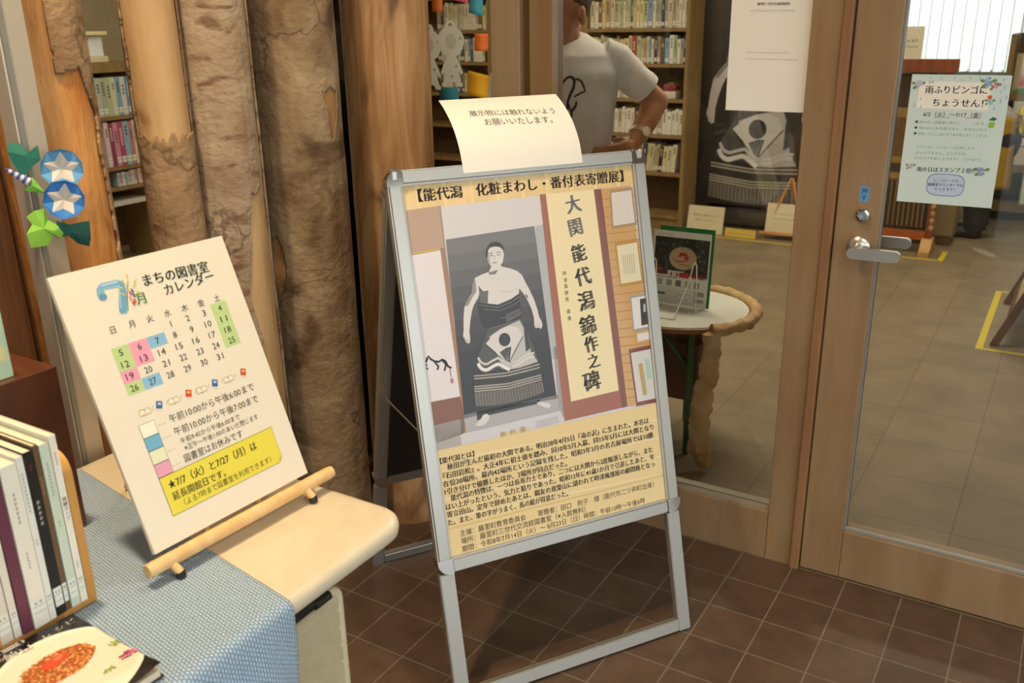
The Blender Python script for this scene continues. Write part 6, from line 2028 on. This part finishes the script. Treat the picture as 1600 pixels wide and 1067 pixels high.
loft(mb, [(0, 0, 0.90, 0.166, 0.118), (0, 0, 1.02, 0.160, 0.114), (0, 0, 1.12, 0.163, 0.116), (0, 0, 1.21, 0.171, 0.121), (0, 0, 1.29, 0.180, 0.121), (0, 0.004, 1.345, 0.166, 0.104), (0, 0.016, 1.372, 0.128, 0.080), (0, 0.030, 1.402, 0.088, 0.052), (0, 0.036, 1.415, 0.075, 0.040)], SHIRT, 40)
mb.tube([(-0.12, 0.008, 1.335), (-0.165, 0.014, 1.31), (-0.195, 0.022, 1.25), (-0.215, 0.028, 1.185)], [0.062, 0.064, 0.058, 0.054], SHIRT, 24)
for s in (1,):
    mb.tube([(s * 0.12, 0.008, 1.335), (s * 0.17, 0.014, 1.316), (s * 0.222, 0.026, 1.277), (s * 0.268, 0.040, 1.236)], [0.062, 0.066, 0.058, 0.052], SHIRT, 24)
shirt = organic('t_shirt', mb, 0.0065, 4, P1, SHIRT, 0.010, 7.0)
for p, q in (((0.255, 0.037, 1.2475), (0.275, 0.042, 1.2295)), ((-0.2115, 0.027, 1.197), (-0.217, 0.0285, 1.175))):
    mb = MB(); mb.tube([p, q], [0.0545, 0.0535], SHIRT, 28, cap=True); mb.build('sleeve_hem', P1, smooth=50)
mb = MB()
mb.tube([(0.077 * math.cos(a) - 0.002, 0.004 + 0.076 * math.sin(a), 1.386 + 0.032 * math.sin(a)) for a in [2 * math.pi * i / 40 for i in range(41)]], 0.0085, SHIRT, 10, cap=False)
mb.build('collar', P1, smooth=60)
# line drawing on the chest, laid on the cloth
bv = BVHTree.FromPolygons([v.co.copy() for v in shirt.data.vertices], [list(p.vertices) for p in shirt.data.polygons])
BLK = flat('1c1a1b', 0.8)
mb = MB()
def chest(L, w):
    out = []
    for (x, y) in L:
        lx = (860 + x / 4.27 - 882) * 0.00211; lz = 1.282 + (118 - y / 4.27) * 0.00206
        h = bv.ray_cast(Vector((lx, -1, lz)), Vector((0, 1, 0)))
        if h[0] is not None: out.append(h[0] + h[1] * 0.0008)
    dense = []
    for a, b in zip(out[:-1], out[1:]):
        for i in range(5):
            p = a.lerp(b, i / 5); h = bv.find_nearest(p); dense.append(h[0] + h[1] * 0.0008)
    dense.append(out[-1])
    if len(dense) > 2: mb.tube(dense, [w * (0.6 + 0.4 * math.sin(math.pi * (i + 1) / (len(dense) + 1))) for i in range(len(dense))], BLK, 8)
chest([(60, 560), (75, 525), (95, 505), (115, 498), (133, 506), (143, 526), (138, 565), (118, 608), (102, 650), (93, 720), (90, 800)], 0.0042)
chest([(148, 515), (168, 516), (188, 530), (200, 556), (213, 592)], 0.0040)
chest([(213, 592), (182, 604), (140, 626)], 0.0032)
chest([(156, 655), (152, 686), (126, 722), (118, 800)], 0.0040)
chest([(104, 664), (110, 696), (126, 722)], 0.0032)
mb.build('shirt_print', P1, smooth=60, label='black line drawing on the white T-shirt')
mb = MB()
wc = Vector((0.246, -0.021, 1.092)); wd = Vector((-0.046, -0.055, -0.059)).normalized()
wu = wd.cross(Vector((0, 0, 1))).normalized(); wv = wd.cross(wu)
for i in range(24):
    a0, a1 = 2 * math.pi * i / 24, 2 * math.pi * (i + 1) / 24
    q = lambda a, r_, o: wc + (wu * math.cos(a) + wv * math.sin(a)) * r_ + wd * o
    mb.add([q(a0, 0.0345, -0.009), q(a1, 0.0345, -0.009), q(a1, 0.0345, 0.009), q(a0, 0.0345, 0.009), q(a0, 0.031, -0.009), q(a1, 0.031, -0.009), q(a1, 0.031, 0.009), q(a0, 0.031, 0.009)],
           [(0, 1, 2, 3), (7, 6, 5, 4), (0, 4, 5, 1), (3, 2, 6, 7)], STEEL)
fdir = (Vector((0.55, -0.75, 0.35))); fdir = (fdir - wd * fdir.dot(wd)).normalized(); fs2 = fdir.cross(wd)
vs0 = [wc + fdir * 0.034 + (wd * math.cos(2 * math.pi * i / 24) + fs2 * math.sin(2 * math.pi * i / 24)) * 0.016 for i in range(24)]
vs1 = [v + fdir * 0.007 for v in vs0]
mb.add(vs0 + vs1, [(i, (i + 1) % 24, 24 + (i + 1) % 24, 24 + i) for i in range(24)] + [tuple(range(24, 48))], flat('d9cfae', 0.3))
mb.build('wristwatch', P1, smooth=40, label='steel wristwatch with a pale face')
TROU = pm('grey_trousers', '4a4742', '524f49', 30, rough=0.9)
mb = MB()
loft(mb, [(0, 0.01, 0.78, 0.155, 0.115), (0, 0.006, 0.88, 0.170, 0.12), (0, 0, 1.00, 0.156, 0.111)], TROU, 32)
for s in (-1, 1):
    capsule(mb, (s * 0.083, 0.012, 0.83), 0.095, (s * 0.096, 0.0, 0.46), 0.072, TROU)
    mb.tube([(s * 0.096, 0.0, 0.48), (s * 0.10, 0.02, 0.07)], [0.072, 0.058], TROU, 20)
organic('trousers', mb, 0.009, 4, P1, TROU, 0.008, 6)
mb = MB()
for s in (-1, 1):
    capsule(mb, (s * 0.10, 0.035, 0.045), 0.043, (s * 0.118, -0.13, 0.035), 0.036, BLACKP)
    ellipsoid(mb, (s * 0.11, -0.06, 0.055), 0.042, 0.07, 0.035, BLACKP, 16)
sh = organic('shoes', mb, 0.007, 3, P1, pm('dark_shoe', '2a2522', rough=0.5))
for v in sh.data.vertices: v.co.z = max(0.001, v.co.z)

# person bending forward at the far side, mostly hidden by the bingo poster
P2 = empty('person', (0.12, 4.63, 0), 'person bending in dark trousers and a yellow apron, behind the bingo poster', 'person')
NAVYC = pm('navy_cloth', '1d1f29', '252833', 20, rough=0.9)
TOPC = pm('grey_print_top', '8d8580', 'b5aca4', 40, rough=0.9)
APR = pm('mustard_apron', 'b58f22', 'a88320', 12, rough=0.85)
mb = MB()
for s in (-1, 1):
    y = s * 0.085
    capsule(mb, (0.02, y, 0.04), 0.034, (-0.13, y * 1.2, 0.03), 0.026, SKIN)
    capsule(mb, (0.02, y, 0.09), 0.036, (-0.03, y, 0.42), 0.055, SKIN); capsule(mb, (-0.03, y, 0.42), 0.058, (0.06, y * 0.9, 0.70), 0.08, SKIN)
    capsule(mb, (-0.30, s * 0.15, 0.93), 0.045, (-0.36, s * 0.17, 0.70), 0.036, SKIN); capsule(mb, (-0.36, s * 0.17, 0.70), 0.036, (-0.50, s * 0.12, 0.58), 0.026, SKIN)
    ellipsoid(mb, (-0.545, s * 0.11, 0.565), 0.045, 0.032, 0.016, SKIN, 14)
    for k in range(4):
        b0 = Vector((-0.575, s * 0.11 + (k - 1.5) * 0.016, 0.562)); finger(mb, [b0, b0 + Vector((-0.032, 0, -0.010)), b0 + Vector((-0.052, 0, -0.028))], SKIN)
    finger(mb, [Vector((-0.53, s * 0.09, 0.56)), Vector((-0.555, s * 0.068, 0.545)), Vector((-0.575, s * 0.06, 0.53))], SKIN, 0.0095, 0.008)
capsule(mb, (0.06, 0, 0.72), 0.125, (-0.28, 0, 0.93), 0.12, SKIN); capsule(mb, (-0.30, 0, 0.95), 0.055, (-0.40, 0, 1.0), 0.05, SKIN)
ellipsoid(mb, (-0.47, 0, 1.01), 0.092, 0.074, 0.098, SKIN, 22); ellipsoid(mb, (-0.51, 0, 0.965), 0.062, 0.054, 0.062, SKIN, 20); capsule(mb, (-0.562, 0, 1.005), 0.009, (-0.578, 0, 0.975), 0.013, SKIN, 10)
for s in (-1, 1): ellipsoid(mb, (-0.455, s * 0.076, 0.99), 0.019, 0.010, 0.030, SKIN, 12)
organic('body', mb, 0.007, 4, P2, SKIN)
mb = MB(); ellipsoid(mb, (-0.445, 0, 1.035), 0.098, 0.084, 0.088, HAIR, 22); ellipsoid(mb, (-0.40, 0, 0.98), 0.055, 0.072, 0.06, HAIR, 18); organic('hair', mb, 0.007, 3, P2, HAIR, 0.003, 40)
mb = MB()
for s in (-1, 1):
    ellipsoid(mb, (-0.555, s * 0.030, 1.008), 0.006, 0.011, 0.006, flat('2a1d14', 0.3), 10)
mb.build('eyes', P2, smooth=60)
mb = MB()
ellipsoid(mb, (0.085, 0, 0.64), 0.125, 0.165, 0.155, NAVYC, 24)
for s in (-1, 1):
    capsule(mb, (0.065, s * 0.08, 0.66), 0.115, (-0.01, s * 0.085, 0.42), 0.085, NAVYC); mb.tube([(-0.01, s * 0.085, 0.44), (0.02, s * 0.085, 0.05)], [0.085, 0.072], NAVYC, 20)
organic('trousers', mb, 0.010, 5, P2, NAVYC, 0.008, 6)
mb = MB()
capsule(mb, (0.05, 0, 0.74), 0.135, (-0.27, 0, 0.925), 0.135, TOPC, 24)
for s in (-1, 1): capsule(mb, (-0.27, s * 0.12, 0.94), 0.07, (-0.345, s * 0.17, 0.75), 0.05, TOPC)
organic('top', mb, 0.010, 4, P2, TOPC, 0.006, 8)
mb = MB()
vs = []; fs = []
NA, NZ_ = 30, 18
for j in range(NZ_ + 1):
    z = 0.84 - 0.49 * j / NZ_
    for i in range(NA + 1):
        a = R(35) + R(290) * i / NA          # open at the back
        rx = 0.165 + 0.05 * j / NZ_ + 0.010 * math.sin(a * 9) * j / NZ_; ry = 0.185 + 0.035 * j / NZ_
        cx_ = 0.03 - 0.02 * j / NZ_
        vs.append((cx_ + rx * math.cos(a), ry * math.sin(a), z + 0.12 * (-math.cos(a)) * (1 - j / NZ_) * 0.4))
for j in range(NZ_):
    for i in range(NA):
        a = j * (NA + 1) + i
        fs.append((a, a + NA + 1, a + NA + 2, a + 1))
mb.add(vs, fs, APR)
o = mb.build('apron', P2, smooth=60, label='mustard yellow apron'); o.modifiers.new('t', 'SOLIDIFY').thickness = 0.003
mb = MB()
BOW = pm('yellow_bow', 'd3bd2a', 'c2ab22', 20, rough=0.8)
for s in (-1, 1):
    mb.tube([(0.165, 0, 0.825), (0.185, s * 0.035, 0.85), (0.195, s * 0.075, 0.855), (0.19, s * 0.085, 0.835), (0.18, s * 0.04, 0.82), (0.166, 0, 0.825)], [0.008, 0.015, 0.019, 0.018, 0.014, 0.008], BOW, 10)
    mb.tube([(0.168, 0, 0.82), (0.19, s * 0.03, 0.77), (0.195, s * 0.045, 0.70)], [0.008, 0.013, 0.012], BOW, 8)
ellipsoid(mb, (0.17, 0, 0.826), 0.018, 0.018, 0.016, BOW, 12)
mb.build('bow', P2, smooth=60, label='bright yellow bow at the back of the apron')
mb = MB()
for s in (-1, 1):
    capsule(mb, (0.025, s * 0.085, 0.042), 0.040, (-0.13, s * 0.10, 0.034), 0.033, BLACKP)
sh = organic('shoes', mb, 0.008, 3, P2, BLACKP)
for v in sh.data.vertices: v.co.z = max(0.001, v.co.z)
